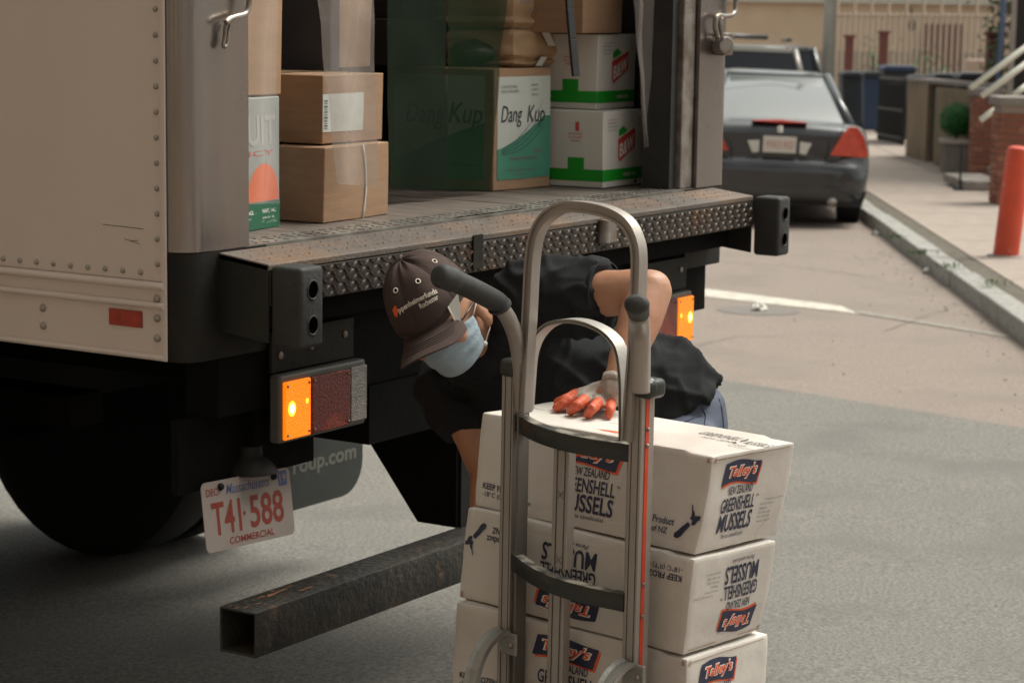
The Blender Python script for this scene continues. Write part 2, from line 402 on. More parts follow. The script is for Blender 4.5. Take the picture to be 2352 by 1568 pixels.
# kerb of long granite stones and slabs of pavement behind it
k0 = g(2348, 790); lat0 = (k0-c0).dot(RS_); al0 = (k0-c0).dot(DS)
kerb = MB()
kerb.frame_box(W(3, lat0+.03)+Vector((0, 0, gz(W(3, lat0))-.2)), DS*72-Vector((0, 0, 72*SL)), RS_*.2, (0, 0, .19)); kerb = tag(kerb.build('kerb', 'dirt'), kind='structure')
a = 3.0
while a < 60:
    L_ = random.uniform(1.5, 2.1); p = W(a+.01, lat0+random.uniform(-.008, .008)); z = gz(p)
    b = MB(); b.frame_box(p+Vector((0, 0, z-.2)), DS*(L_-.03)-Vector((0, 0, (L_-.03)*SL)), RS_*.17, (0, 0, .325+random.uniform(-.008, .006)))
    b.build('kerbstone', 'granite', kerb, bev=.012); a += L_
base = MB(); base.frame_box(W(3, lat0+.18)+Vector((0, 0, gz(W(3, lat0))-.2)), DS*72-Vector((0, 0, 72*SL)), RS_*14, (0, 0, .31)); side = tag(base.build('pavement', 'dirt'), kind='structure')
me0 = None
for j in range(4):
    for i in range(30):
        x0 = 5+i*1.55; p = W(x0, lat0+.33+j*1.3); z = gz(p)
        if me0 is None:
            b = MB(); b.frame_box((0, 0, -.05), DS*1.538-Vector((0, 0, 1.538*SL)), RS_*1.288, (0, 0, .05)); me0 = b.mesh('paving_slab', .004, 1)
            me0.materials.append(MT['sidewalk'])
        o = bpy.data.objects.new('paving_slab', me0); COL.objects.link(o); o.location = p+Vector((0, 0, z+.118)); o.parent = side
rr_ = random.Random(12); b = MB()
for k in range(420):
    p_ = W(rr_.uniform(2, 26), lat0-abs(rr_.gauss(0, .35))*rr_.choice((.3, 1, 2.5))-.02); p_.z = gz(p_)+.004; q_ = rr_.uniform(.003, .008); b.sphere(p_, (q_, q_*.8, q_*.6), 5, 3)
tag(b.build('grit', 'litter_grit', recalc=False), kind='stuff')
def crack(pts, wd):
    b = MB(); P_ = [g(*q_, .0065) for q_ in pts]; out = []
    for i in range(len(P_)-1):
        for j in range(9):
            q_ = P_[i].lerp(P_[i+1], j/9); out.append(q_+Vector((nz(q_, 9), nz(q_+Vector((7, 0, 0)), 9), 0))*.05)
    for p_, q_ in zip(out, out[1:]):
        n_ = (q_-p_).cross(Vector((0, 0, 1))).normalized()*wd; b.quad(p_-n_, p_+n_, q_+n_, q_-n_)
    tag(b.build('road_crack', 'dirt', recalc=False), kind='structure')
crack([(1590, 795), (1700, 770), (1830, 775)], .003); crack([(2030, 760), (2200, 700), (2330, 720)], .003); crack([(1650, 600), (1830, 612), (2040, 640)], .005)
# moss tufts in the kerb joint, litter and a manhole
for (px, py, r) in ((2112, 585, .05), (2176, 617, .05), (2280, 657, .06), (2052, 548, .04)):
    p = g(px, py, .13); b = MB()
    for k in range(30):
        q = p+Vector((random.gauss(0, r), random.gauss(0, r), 0)); h = random.uniform(.02, .05)
        b.quad(q, q+Vector((.012, 0, 0)), q+Vector((.012+random.uniform(-.02, .02), .01, h)), q+Vector((random.uniform(-.02, .02), 0, h)))
    tag(b.build('grass_tuft', 'moss'), kind='stuff')
for i, (px, py, s_, lab) in enumerate(((1742, 706, .07, 'crumpled white litter on the road beside the stop line'), (2133, 622, .07, 'pale scrap of paper in the gutter below the kerb'), (2010, 535, .05, 'small white scrap in the gutter behind the parked sedan'), (2200, 646, .035, 'tiny white scrap lying near the kerb in the road'))):
    p = g(px, py, .02); b = MB(); b.sphere(p, (s_, s_*.6, .022), 9, 6)
    for v in b.b.verts: v.co += Vector((nz(v.co, 40), nz(v.co+Vector((5, 0, 0)), 40), nz(v.co+Vector((0, 9, 0)), 40)))*s_*.4
    tag(b.build('litter', 'litter'), lab, 'litter')
b = MB(); p = g(1742, 712, .003)
b.b.faces.new([b.b.verts.new(p+DS*(.27*math.cos(t))+RS_*(.27*math.sin(t))-Vector((0, 0, .27*math.cos(t)*SL))) for t in [math.tau*k/28 for k in range(28)]])
tag(b.build('road_patch', 'manhole_iron'), kind='structure')

# ================================================================== TRUCK
TL = 5.6; HT = DK+2.35
truck = empty('box_truck', (0.1, .3, 0), 'grey box truck seen from its rear left corner, loaded with cartons, hazard lights on', 'truck')
TR = truck
b = MB(); b.box(-.002, .03, .0565, TL, DK-.0615, HT); b.build('side_panel', 'panel_paint', TR)
b = MB(); b.box(2.41, 2.44, .085, TL, DK-.062, HT); b.build('side_panel', 'panel_paint', TR)
b = MB(); b.box(.002, 2.438, .085, TL, HT+.001, HT+.04); b.build('roof', 'panel_paint', TR)
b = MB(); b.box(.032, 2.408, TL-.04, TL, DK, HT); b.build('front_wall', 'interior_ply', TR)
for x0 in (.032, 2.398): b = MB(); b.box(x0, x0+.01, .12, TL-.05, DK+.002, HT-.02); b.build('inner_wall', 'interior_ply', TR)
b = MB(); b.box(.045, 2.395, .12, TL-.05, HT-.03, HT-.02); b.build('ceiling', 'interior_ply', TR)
# lower rail of the side: two ribs and a skirt
b = MB(); b.box(-.004, .03, .058, TL, DK-.2285, DK-.0625); sk = b.build('skirt', 'panel_paint', TR)
def rib(zc, h, dpt, y0=.058):
    n = 8; prof = [( -dpt*math.sin(math.pi*k/n), -h*math.cos(math.pi*k/n)) for k in range(n+1)]
    b = MB(); b.loft([[Vector((x-.004, y, DK+zc+z)) for x, z in prof+[(.01, h), (.01, -h)]] for y in (y0, TL)]); b.build('rib', 'panel_paint', TR, auto=True)
rib(-.072, .0085, .010); rib(-.1125, .0075, .010, ); rib(-.222, .006, .008)
# rounded corner posts: steel above the deck, black below
def corner(z0, z1, m, name, right=False, wd=.2):
    r = .0535; pts = []
    for k in range(9):
        t = R(90*k/8); pts.append((r-r*math.cos(t), r-r*math.sin(t)))
    pts += [(wd, 0), (wd, .035), (r+.01, .035), (.032, .085), (0, .085)]
    if right: pts = [(2.44-x, y) for x, y in pts]
    b = MB(); b.prism([(x, y, z0) for x, y in pts], (0, 0, z1-z0)); return b.build(name, m, TR, auto=True)
corner(DK+.001, HT, 'steel_post', 'corner_post'); corner(DK+.001, HT, 'steel_post', 'corner_post', True)
corner(DK-.2295, DK-.001, 'black_frame', 'corner_base', False, .26); corner(DK-.2295, DK-.001, 'black_frame', 'corner_base', True, .26)
# folded inner jamb channel of each post
for x in (2.165,):
    b = MB(); b.box(x, x+.07, .012, .075, DK+.002, HT-.02); b.build('door_track', 'steel_worn' if x > 1 else 'steel_post', TR, bev=.004)
b = MB(); b.box(2.13, 2.162, .03, .12, DK+.002, HT-.02); b.build('door_seal', 'rubber', TR)
b = MB(); b.box(.055, 2.385, .012, .12, HT-.2, HT-.001); b.build('door_header', 'steel_post', TR)
# corner trim bead
b = MB(); b.box(-.007, -.001, .0535, .066, DK-.2285, HT); b.build('corner_trim', 'panel_paint', TR, bev=.002)
# rivets
def rivet_mesh(r, h, name):
    b = MB(); n = 10
    rings = [[Vector((-h*math.sin(a), r*math.cos(a)*math.cos(q), r*math.cos(a)*math.sin(q))) for q in [math.tau*k/n for k in range(n)]] for a in (0, .5, 1.0, 1.35)]
    b.loft(rings); me = b.mesh(name); me.materials.append(MT['rivet_metal']); shade(me, 1); return me
rv = rivet_mesh(.0064, .0064, 'rivet'); rb = rivet_mesh(.009, .0075, 'rivet')
def rivet(me, y, z, x=-.002):
    o = bpy.data.objects.new('rivet', me); COL.objects.link(o); o.location = (x, y, z); o.parent = TR; o.matrix_parent_inverse = TR.matrix_world.inverted()
for i in range(36): rivet(rv, .0795, DK-.026+i*.0525*1.0)
for i in range(30): rivet(rv, .0795+.046+i*.0495, DK-.046)
rivet(rb, .0795, DK-.098, -.004); rivet(rb, .0795, DK-.139, -.004); rivet(rb, .0795, DK-.181, -.004)
for y in (.404, .93, 1.45, 2.0, 2.6, 3.2): rivet(rb, y, DK-.144, -.004); rivet(rb, y, DK-.183, -.004)
b = MB(); b.box(-.0075, -.004, .120, .212, DK-.163, DK-.128); b.build('side_reflector', 'reflector_red', TR, bev=.001)
# a few dark scratches on the side panel
b = MB()
for pts in ([(235, 516), (280, 521), (330, 527)], [(285, 549), (320, 561), (322, 571)], [(300, 554), (318, 553)]):
    q = [onax(x, y, 0, -.0028) for x, y in pts]
    for p_, r_ in zip(q, q[1:]): b.quad(p_, r_, r_+Vector((0, 0, .0011)), p_+Vector((0, 0, .0014)))
b.build('scratch', 'panel_scratch', TR)
# floor of long planks, aluminium threshold with studs
for i in range(15):
    x0 = .034+i*.158; b = MB(); b.box(x0, x0+.155, .112, TL-.05, DK-.03, DK-.001+random.uniform(0, .0012)); b.build('floor_plank', 'floor_wood', TR)
b = MB(); b.box(.075, 2.365, .005, .109, DK-.03, DK+.001); b.build('threshold', 'threshold_alu', TR)
b = MB()
for i in range(58):
    for j in range(3):
        x = .22+i*.035+(j % 2)*.017; y = .025+j*.03; t = R(45 if (i+j) % 2 else -45); a = Vector((math.cos(t), math.sin(t), 0))*.008; c = Vector((-math.sin(t), math.cos(t), 0))*.0022
        b.frame_box(Vector((x, y, DK+.001))-a-c, 2*a, 2*c, (0, 0, .0018))
tag(b.build('threshold_studs', 'threshold_alu', TR), kind='stuff')
b = MB(); b.box(1.02, 1.32, .016, .024, DK+.0012, DK+.0022); b.build('threshold_slot', 'hole_black', TR)
# rear step bumper
XL, XR, VB = .099, 2.341, -.134
b = MB(); b.prism([(XL, -.001, DK-.004), (XL, VB, DK-.02), (XL, VB, DK-.035), (XL, -.001, DK-.02)], (XR-XL, 0, 0)); b.build('step_top', 'bumper_top', TR, bev=.003)
b = MB(); b.box(XL+.006, XR, VB+.001, VB+.009, DK-.108, DK-.036); b.build('tread_face', 'diamond_steel', TR, bev=.002)
b = MB(); k = 0
for row in range(5):
    z = DK-.0445-row*.0142
    for i in range(110):
        x = XL+.02+i*.0215+(row % 2)*.0108
        if x > XR-.01: continue
        t = R(42 if (i+row) % 2 else 138); a = Vector((math.cos(t), 0, math.sin(t)))*.0098; c = Vector((-math.sin(t), 0, math.cos(t)))*.0026
        p = Vector((x, VB+.001, z)); b.loft([[p-a, p+c, p+a, p-c], [p-a*.6+Vector((0, -.004, 0)), p+c*.35+Vector((0, -.004, 0)), p+a*.6+Vector((0, -.004, 0)), p-c*.35+Vector((0, -.004, 0))]])
tag(b.build('tread_pattern', 'tread_edge', TR), kind='stuff')
b = MB()
for row in range(3):
    y = -.022-row*.036; zz = DK-.004-.016*(-y)/.133
    for i in range(66):
        x = XL+.02+i*.034+(row % 2)*.017; t = R(40 if (i+row) % 2 else 140); a = Vector((math.cos(t), math.sin(t), 0))*.0125; c = Vector((-math.sin(t), math.cos(t), 0))*.003
        if x < XR-.02: b.loft([[Vector((x, y, zz))+q_ for q_ in (-a, c, a, -c)], [Vector((x, y, zz+.0018))+q_ for q_ in (-a*.6, c*.3, a*.6, -c*.3)]])
tag(b.build('tread_pattern', 'bumper_top', TR), kind='stuff')
for xs in (XL, XR-.006):
    b = MB(); b.prism([(xs, .0, DK-.006), (xs, VB+.002, DK-.022), (xs, VB+.002, DK-.185), (xs, -.0, DK-.17)], (.006, 0, 0)); b.build('bumper_side', 'bumper_side', TR, bev=.0015)
b = MB(); b.box(XL+.01, XR-.01, -.06, .0, DK-.17, DK-.036); b.build('bumper_core', 'chassis_black', TR)
# rubber dock blocks with two holes
def dock(x0):
    X0, X1, Y0, Y1, Z0, Z1 = x0, x0+.078, VB-.082, VB-.001, DK-.192, DK-.022
    b = MB(); b.box(X0, X1, Y0, Y1, Z0, Z1); d = b.build('dock_bumper', 'rubber', TR, bev=.010, bseg=3, auto=True)
    for zc in (Z0+.048, Z1-.048):
        b = MB(); n = 20; xc = (X0+X1)/2
        b.loft([[Vector((xc+rr*math.cos(q), Y0+yy, zc+rr*1.15*math.sin(q))) for q in [math.tau*k/n for k in range(n)]] for rr, yy in ((.0195, -.0012), (.017, -.0025), (.0155, -.001), (.0150, .0))], caps=False); b.build('hole_rim', 'rubber', d, auto=True)
        b = MB(); b.b.faces.new([b.b.verts.new((xc+.0165*math.cos(q), Y0-.0008, zc+.019*math.sin(q))) for q in [math.tau*k/n for k in range(n)]]); b.build('bolt_hole', 'hole_black', d)
dock(XL+.003); dock(XR+.002)
# small steel hook plate on the tread face
p = onax(1383, 530, 1, VB-.004)
b = MB(); b.tube([p+Vector((0, -.004, -.032)), p+Vector((0, -.004, .03))], .017, 12); b.box(p.x+.0, p.x+.05, VB-.02, VB-.002, p.z-.032, p.z+.03); b.build('latch_bracket', 'steel_worn', TR, bev=.002)
b = MB(); b.box(p.x-.60, p.x-.56, VB-.004, VB, p.z-.045, p.z+.035); b.build('weld_plate', 'black_frame', TR)
# underbody
b = MB(); b.box(.11, 2.33, .01, .10, DK-.36, DK-.171); b.build('rear_crossmember', 'chassis_black', TR)
for x in (.72, 1.52):
    b = MB(); b.box(x, x+.09, .1, TL+1.5, DK-.42, DK-.19); b.build('frame_rail', 'chassis_black', TR)
for y in [.5+.45*k for k in range(11)]:
    b = MB(); b.box(.06, 2.38, y, y+.06, DK-.16, DK-.035); b.build('floor_beam', 'chassis_black', TR)
b = MB(); b.box(.64, 1.75, .0, .45, DK-.50, DK-.362); b.build('liftgate_housing', 'chassis_black', TR)
# bracket plates down to the underride bar
for x in (1.0, 1.45):
    b = MB(); b.prism([(x, -.005, DK-.30), (x, .26, DK-.30), (x, .26, DK-.58), (x, .11, DK-.765), (x, -.005, DK-.765)], (.012, 0, 0)); b.build('bar_bracket', 'chassis_black', TR)
    b = MB(); b.box(x+.0125, x+.075, -.012, -.0005, DK-.765, DK-.3); b.build('bar_bracket', 'black_frame', TR)
# hollow underride bar
def hollow(x0, x1, y0, y1, z0, z1, t, m):
    b = MB(); o_ = [(y0, z0), (y1, z0), (y1, z1), (y0, z1)]; i_ = [(y0+t, z0+t), (y1-t, z0+t), (y1-t, z1-t), (y0+t, z1-t)]
    rr = [[Vector((x, y, z)) for y, z in q] for x, q in ((x0, i_), (x0, o_), (x1, o_), (x1, i_), (x0, i_))]
    b.loft(rr[:4], caps=False); b.loft([rr[3], rr[0]], caps=False); return b
b = hollow(.095, 2.345, -.1, -.001, DK-.865, DK-.766, .005, 'rust_bar')
bmesh.ops.remove_doubles(b.b, verts=b.b.verts, dist=1e-5); bar = b.build('underride_bar', 'rust_bar', TR, bev=.0018, bseg=2, auto=True)
bar.data.materials.append(MT['rust'])
b = MB()
for k in range(16):
    x = .10+abs(random.gauss(0, .09)); y = random.uniform(-.094, -.015); r_ = random.uniform(.004, .013)
    b.b.faces.new([b.b.verts.new((x+1.9*r_*math.cos(q)*random.uniform(.6, 1.1), y+.6*r_*math.sin(q)*random.uniform(.6, 1.1), DK-.7652+.0001*k)) for q in [math.tau*j/8 for j in range(8)]])
tag(b.build('rust_patch', 'rust', bar), kind='stuff')

# tail lights
def light(x0, mir=False):
    a = (lambda t: x0-t) if mir else (lambda t: x0+t)
    zt, zb, y = DK-.298, DK-.4285, -.035
    def bx(u0, u1, y0, y1, z0, z1, name, m, par, bev=.002):
        b = MB(); b.box(min(a(u0), a(u1)), max(a(u0), a(u1)), y0, y1, z0, z1); return b.build(name, m, par, bev=bev)
    h = bx(-.005, .310, y+.004, .0, zb-.008, zt+.012, 'tail_light', 'lamp_housing', TR, .006)
    am = bx(.001, .093, y-.006, y+.003, zb, zt-.002, 'amber_lens', 'amber_lens', h, .003)
    bx(.098, .240, y-.006, y+.003, zb, zt-.002, 'red_lens', 'red_lens', h, .003)
    bx(.245, .306, y-.004, y+.003, zb+.004, zt+.0, 'clear_lens', 'clear_lens', h, .003)
    for (u, v, r_, m) in ((.024, .52, .009, 'amber_hot'), (.078, .60, .005, 'amber_mid'), (.024, .52, .014, 'amber_mid')):
        b = MB(); zc = zb+(zt-zb)*v; yy = y-.0066-(.0006 if m == 'amber_hot' else 0)
        b.b.faces.new([b.b.verts.new((a(u)+r_*math.cos(q), yy, zc+1.25*r_*math.sin(q))) for q in [math.tau*j/16 for j in range(16)]]); b.build('bulb_glow', m, am, recalc=False)
    for u in (.009, .085, .106, .232):
        for zc in (zb+.010, zt-.012):
            b = MB(); b.sphere((a(u), y-.0065, zc), .0032, 8, 6); b.build('screw', 'bolt_steel', h, smooth=True)
light(.272); light(2.168, True)
# light bracket with three bolts
for x0 in (.262, 1.87):
    b = MB(); b.box(x0, x0+.30, -.012, -.002, DK-.282, DK-.19); br = b.build('light_bracket', 'black_frame', TR, bev=.002)
    for u, v in ((.03, -.245), (.14, -.238), (.265, -.225)): b = MB(); b.sphere((x0+u, -.0135, DK+v), (.009, .004, .009), 8, 6); b.build('bolt', 'bolt_steel', br, smooth=True)
b = MB(); b.tube([onax(x, y, 1, .12) for x, y in ((846, 872), (900, 866), (962, 880))], .010, 8); b.build('hose', 'rubber', TR, smooth=True)
# licence plate hanging below
q = [Vector((.0744, .032, DK-.4987)), Vector((.3794, .032, DK-.5123))]
px_ = (q[1]-q[0]).normalized(); pz_ = Vector((0.02, .02/.1507, 1)).normalized()*.151
def rrect(w_, h_, r_):
    out = []
    for cx, cy, a0 in ((w_-r_, r_, -90), (w_-r_, h_-r_, 0), (r_, h_-r_, 90), (r_, r_, 180)):
        for k in range(5): t = R(a0+90*k/4); out.append((cx+r_*math.cos(t), cy+r_*math.sin(t)))
    return out
o0 = q[0]-pz_; pzn = pz_.normalized(); pn = px_.cross(pzn)
b = MB(); b.prism([o0+px_*x+pzn*z for x, z in rrect(.305, .151, .014)], -pn*.002); pl = b.build('licence_plate', 'plate_white', TR)
pf = flat(o0, px_, pzn, .0006)
lay('plate_number', pf, [('T41', .075, .070, .098, .072, .018), ('·', .135, .07, .008, .01, .03), ('588', .213, .070, .118, .072, .018), ('DEC', .033, .128, .038, .016, .01), ('COMMERCIAL', .155, .017, .155, .015, .012)], 'plate_red', pl)
lay('plate_state', pf, [('Massachusetts', .155, .129, .15, .022, .005, .3), ([(.262, .113), (.292, .113), (.292, .146), (.262, .146)], 0, 0, 0, 0)], 'plate_blue', pl)
lay('plate_sticker_number', flat(o0, px_, pzn, .0012), [('19', .277, .1295, .022, .018, .02)], 'plate_white', pl)
for u in (.062, .245):
    b = MB(); b.sphere(o0+px_*u+pzn*.137+pn*.002, .0085, 8, 6); b.build('bolt', 'black_frame', pl, smooth=True)
# plate lamp
c = onax(573, 1052, 1, .05); b = MB()
b.loft([[c+Vector((rr*math.cos(t), rr*math.sin(t), zz)) for t in [math.tau*k/16 for k in range(16)]] for rr, zz in ((.062, -.03), (.06, -.022), (.045, -.005), (.03, .008), (.028, .03))]); b.build('plate_lamp', 'black_frame', TR, auto=True)
b = MB(); b.box(c.x-.005, c.x+.03, c.y-.02, c.y+.02, c.z+.028, c.z+.28); b.box(-.02+.05, .5, .055, .075, DK-.52, DK-.36); b.build('plate_bracket', 'chassis_black', TR)
# mud flaps
def flap(x0, txt=None):
    x1 = x0+.62; y = 1.267; z0, z1 = .185, .92; pts = []
    for cx, cz, a0 in ((x1-.11, z0+.11, -90),):
        for k in range(7): t = R(a0+90*k/6); pts.append((cx+.11*math.cos(t), y, cz+.11*math.sin(t)))
    pts += [(x1, y, z1), (x0, y, z1), (x0, y, z0+.05), (x0+.05, y, z0)]
    b = MB(); b.prism(pts, (0, .012, 0)); fl_ = b.build('mud_flap', 'flap', TR)
    if txt: lay('flap_lettering', flat((x1, y, z0), (1, 0, 0), (0, 0, 1), .001), [(txt, -.205, .118, .335, -.047, .03)], 'flap_text', fl_)
flap(1.735, 'roup.com'); flap(.06)
# wheels and axle
def wheel_rim(par, x, cy, cz, out):
    b = MB(); n = 20
    b.loft([[Vector((x+out*dx, cy+rr*math.cos(t), cz+rr*math.sin(t))) for t in [math.tau*k/n for k in range(n)]] for rr, dx in ((.29, .0), (.27, .01), (.24, -.04), (.12, -.03), (.10, .01), (.0001, .012))], caps=False); b.build('rim', 'steel_worn', par, auto=True)
for x0 in (.10, .36, 1.83, 2.09):
    gzv = gz((x0, 2.0)); cz = .485+gzv
    b = MB(); n = 36
    b.loft([[Vector((x0+dx, 2.02+rr*math.cos(t), cz+rr*math.sin(t))) for t in [math.tau*k/n for k in range(n)]] for rr, dx in ((.29, .02), (.42, .0), (.475, .02), (.485, .05), (.485, .19), (.475, .22), (.42, .24), (.29, .22))]); t_ = b.build('wheel', 'tyre', TR, auto=True)
    if x0 in (.10, 2.09): wheel_rim(t_, x0+.0 if x0 < 1 else x0+.24, 2.02, cz, -1 if x0 < 1 else 1)
b = MB(); b.tube([(.4, 2.02, .47), (2.0, 2.02, .47)], .065, 12); b.sphere((1.2, 2.02, .47), (.17, .17, .19), 14, 8); b.build('axle', 'chassis_black', TR, smooth=True)
b = MB(); b.box(.5, 1.9, 1.5, 1.6, .62, .82); b.box(.6, .72, .9, 3.2, .70, .78); b.box(1.7, 1.82, 1.4, 3.2, .70, .78); b.build('suspension', 'chassis_black', TR)
b = MB(); b.box(.05, .50, 1.12, 1.46, .24, DK-.235); b.build('light_block_box', 'chassis_black', TR, bev=.02)  # unseen box added to block light under the truck
b = MB(); b.box(.05, .50, 2.62, 3.14, .26, DK-.235); b.build('light_block_box', 'chassis_black', TR, bev=.02)  # another unseen box added against light from the left
b = MB(); b.box(.05, .55, 3.2, 5.3, .26, .98); b.build('light_block_long', 'chassis_black', TR, bev=.05)  # long unseen body added to block the left light further forward
for x0 in (.12, 2.06):
    b = MB(); n = 30; cz = .485+gz((x0, 6.6))
    b.loft([[Vector((x0+dx, 6.6+rr*math.cos(t), cz+rr*math.sin(t))) for t in [math.tau*k/n for k in range(n)]] for rr, dx in ((.29, .02), (.475, .02), (.485, .05), (.485, .2), (.475, .24), (.29, .23))]); t_ = b.build('wheel', 'tyre', TR, auto=True)
b = MB(); b.prism([(.08, TL+.12, .55), (.08, TL+1.95, .55), (.08, TL+1.98, 1.25), (.08, TL+1.75, 1.5), (.08, TL+1.45, 2.35), (.08, TL+.12, 2.45)], (2.28, 0, 0)); b.build('cab', 'panel_paint', TR, bev=.06, auto=True)
# door latches: bent rods
def rod(pts, r_, m, name, par=None):
    b = MB(); P_ = [Vector(p) for p in pts]; out = []
    for i in range(len(P_)-1):
        p0 = P_[max(i-1, 0)]; p1 = P_[i]; p2 = P_[i+1]; p3 = P_[min(i+2, len(P_)-1)]
        for k in range(6):
            t = k/6; out.append(.5*((2*p1)+(p2-p0)*t+(2*p0-5*p1+4*p2-p3)*t*t+(3*p1-p0-3*p2+p3)*t**3))
    out.append(P_[-1]); b.tube(out, r_, 10); return b.build(name, m, par or TR, smooth=True)
rod([onax(x, y, 1, -.025) for x, y in ((573, -60), (573, 0), (566, 30), (545, 38), (528, 44), (519, 52))], .0062, 'chrome_rod', 'latch_rod')
rod([onax(x, y, 1, -.016) for x, y in ((526, 50), (518, 60), (516, 85), (513, 104), (517, 108), (522, 98), (524, 76), (530, 58))], .0042, 'steel_worn', 'latch_ring')
rod([onax(x, y, 1, -.02) for x, y in ((1690, -60), (1690, 8), (1685, 32), (1668, 38), (1652, 36), (1644, 44), (1643, 66), (1650, 92))], .0075, 'chrome_rod', 'latch_rod')
rod([onax(x, y, 1, -.045) for x, y in ((1658, 42), (1654, 60), (1660, 92))], .006, 'steel_worn', 'latch_ring')
p = onax(1650, 104, 1, -.02); b = MB(); b.tube([p+Vector((.02, .015, 0)), p+Vector((-.005, -.03, .0))], .026, 12); b.box(p.x+.02, p.x+.075, -.03, .0, p.z-.03, p.z+.035); b.build('latch_keeper', 'steel_worn', TR, bev=.004)

# ================================================================== CARGO
def carton(name, pts3, h, m, label, cat, group=None, jit=.003, tape=None, seed=0):
    """pts3: near corner, right corner, left corner on the floor (world)"""
    A_, B2, C2 = [Vector(p) for p in pts3]; e = empty(name, A_, label, cat, group)
    u = B2-A_; v = C2-A_; D_ = C2+u
    r_ = random.Random(seed); J = lambda: Vector((r_.uniform(-jit, jit), r_.uniform(-jit, jit), 0))
    lo = [A_+J(), B2+J(), D_+J(), C2+J()]; hi = [A_+J(), B2+J(), D_+J(), C2+J()]
    b = MB(); n = 10
    def cube_pt(s, t, w_):
        a0 = lo[0].lerp(lo[1], s); a1 = lo[3].lerp(lo[2], s); p_ = a0.lerp(a1, t); a0 = hi[0].lerp(hi[1], s); a1 = hi[3].lerp(hi[2], s); q_ = a0.lerp(a1, t)+Vector((0, 0, h))
        return p_.lerp(q_, w_)
    c_ = cube_pt(.5, .5, .5)
    def pt(s, t, w_):
        p_ = cube_pt(s, t, w_); bl = (16*s*(1-s)*w_*(1-w_)+16*t*(1-t)*w_*(1-w_))*.0025
        return p_+(p_-c_).normalized()*(bl+nz(p_+Vector((seed, 0, 0)), 6)*.002)
    for fx in (lambda a, b_: (a, 0, b_), lambda a, b_: (a, 1, b_), lambda a, b_: (0, a, b_), lambda a, b_: (1, a, b_), lambda a, b_: (a, b_, 1), lambda a, b_: (a, b_, 0)):
        V = [[b.b.verts.new(pt(*fx(i/n, j/n))) for j in range(n+1)] for i in range(n+1)]
        for i in range(n):
            for j in range(n): b.b.faces.new([V[i][j], V[i+1][j], V[i+1][j+1], V[i][j+1]])
    bmesh.ops.remove_doubles(b.b, verts=b.b.verts, dist=1e-5)
    body = b.build('carton_body', m, e, bev=.002, bseg=1, auto=True)
    if m in ('cardboard', 'cardboard_pale') and h < .25:
        for ax_ in ('top',):
            b = MB(); V = [[b.b.verts.new(pt(i/8, .42+.16*j, 1)+Vector((0, 0, .0008))) for j in (0, 1)] for i in range(9)]
            for i in range(8): b.b.faces.new([V[i][0], V[i+1][0], V[i+1][1], V[i][1]])
            V = [[b.b.verts.new(pt(0, .42+.16*j, 1-.35*i/4)+(pt(0, .5, .5)-pt(1, .5, .5)).normalized()*.0012) for j in (0, 1)] for i in range(5)]
            for i in range(4): b.b.faces.new([V[i][0], V[i+1][0], V[i+1][1], V[i][1]])
            b.build('tape', 'brown_tape', e)
    L1, L2 = u.length, v.length; nr = u.cross(Vector((0, 0, 1))).normalized(); nl = Vector((0, 0, 1)).cross(v).normalized()
    def fr(x, z, off=.0008): return pt(min(max(x/L1, 0), 1), 0, z/h)+nr*off            # rear face, x from near corner to right
    def lf(x, z, off=.0008): return pt(0, min(max(1-x/L2, 0), 1), z/h)+nl*off         # left face, x from far edge to near corner
    return e, fr, lf, L1, L2
def poly(surf, pts, m, par, name='printed_panel'): return lay(name, surf, [(pts, 0, 0, 0, 0)], m, par, sub=0)
def gridpoly(surf, x0, x1, z0, z1, m, par, name='printed_panel', n=8, top=None):
    b = MB(); V = [[b.b.verts.new(surf(x0+(x1-x0)*i/n, z0+((top(i/n) if top else z1)-z0)*j/4)) for j in range(5)] for i in range(n+1)]
    for i in range(n):
        for j in range(4): b.b.faces.new([V[i][j], V[i+1][j], V[i+1][j+1], V[i][j+1]])
    return b.build(name, m, par, recalc=False)
Fz = lambda x, y, z=DK+.001: onax(x, y, 2, z)
def sq(a, b, depth):      # near corner a, right corner b, square left corner at given depth
    u = (b-a); n2 = Vector((-u.y, u.x, 0)).normalized()*depth; return [a, b, a+n2]
# three plain cartons at the left of the opening
a = Fz(745, 513); b2 = Fz(890, 492); b2.z = a.z
e1, fr, lf, L1, L2 = carton('carton', sq(a, b2, .36), .178, 'cardboard', 'brown carton with pale straps, lowest of the left stack', 'box', 'brown cartons stacked at the left of the truck opening', seed=1)
gridpoly(lf, L2-.205, L2-.19, .0, .17, 'tape_white', e1, 'strap'); 
b = MB(); qs = [fr(.165+.012*math.sin(t*3), .178*(1-t), .0012) for t in [k/8 for k in range(9)]]
b.tube(qs, .0032, 6); b.build('strap', 'tape_white', e1, smooth=True)
z1 = a.z+.182
a2 = onax(741, 332, 2, z1); a2.z = z1; bb = Vector(a2)+(b2-a).normalized()*.27
e2, fr, lf, L1, L2 = carton('carton', sq(a2, bb, .33), .163, 'cardboard', 'brown carton with a white barcode label, middle of the left stack', 'box', 'brown cartons stacked at the left of the truck opening', jit=.006, seed=2)
gridpoly(fr, .0, .175, .028, .118, 'label_paper', e2, 'paper_label')
lay('barcode', lambda x, y: fr(x, y, .0016), [([(.006, z), (.020, z), (.020, z+w_), (.006, z+w_)], 0, 0, 0, 0) for z, w_ in ((.036, .002), (.041, .004), (.048, .0015), (.053, .003), (.060, .005), (.068, .002), (.074, .0035), (.081, .0015), (.086, .005), (.095, .002), (.100, .004))], 'ink_soft', e2)
z2 = z1+.167
a3 = onax(718, 158, 2, z2); a3.z = z2; bb = Vector(a3)+(b2-a).normalized()*.28
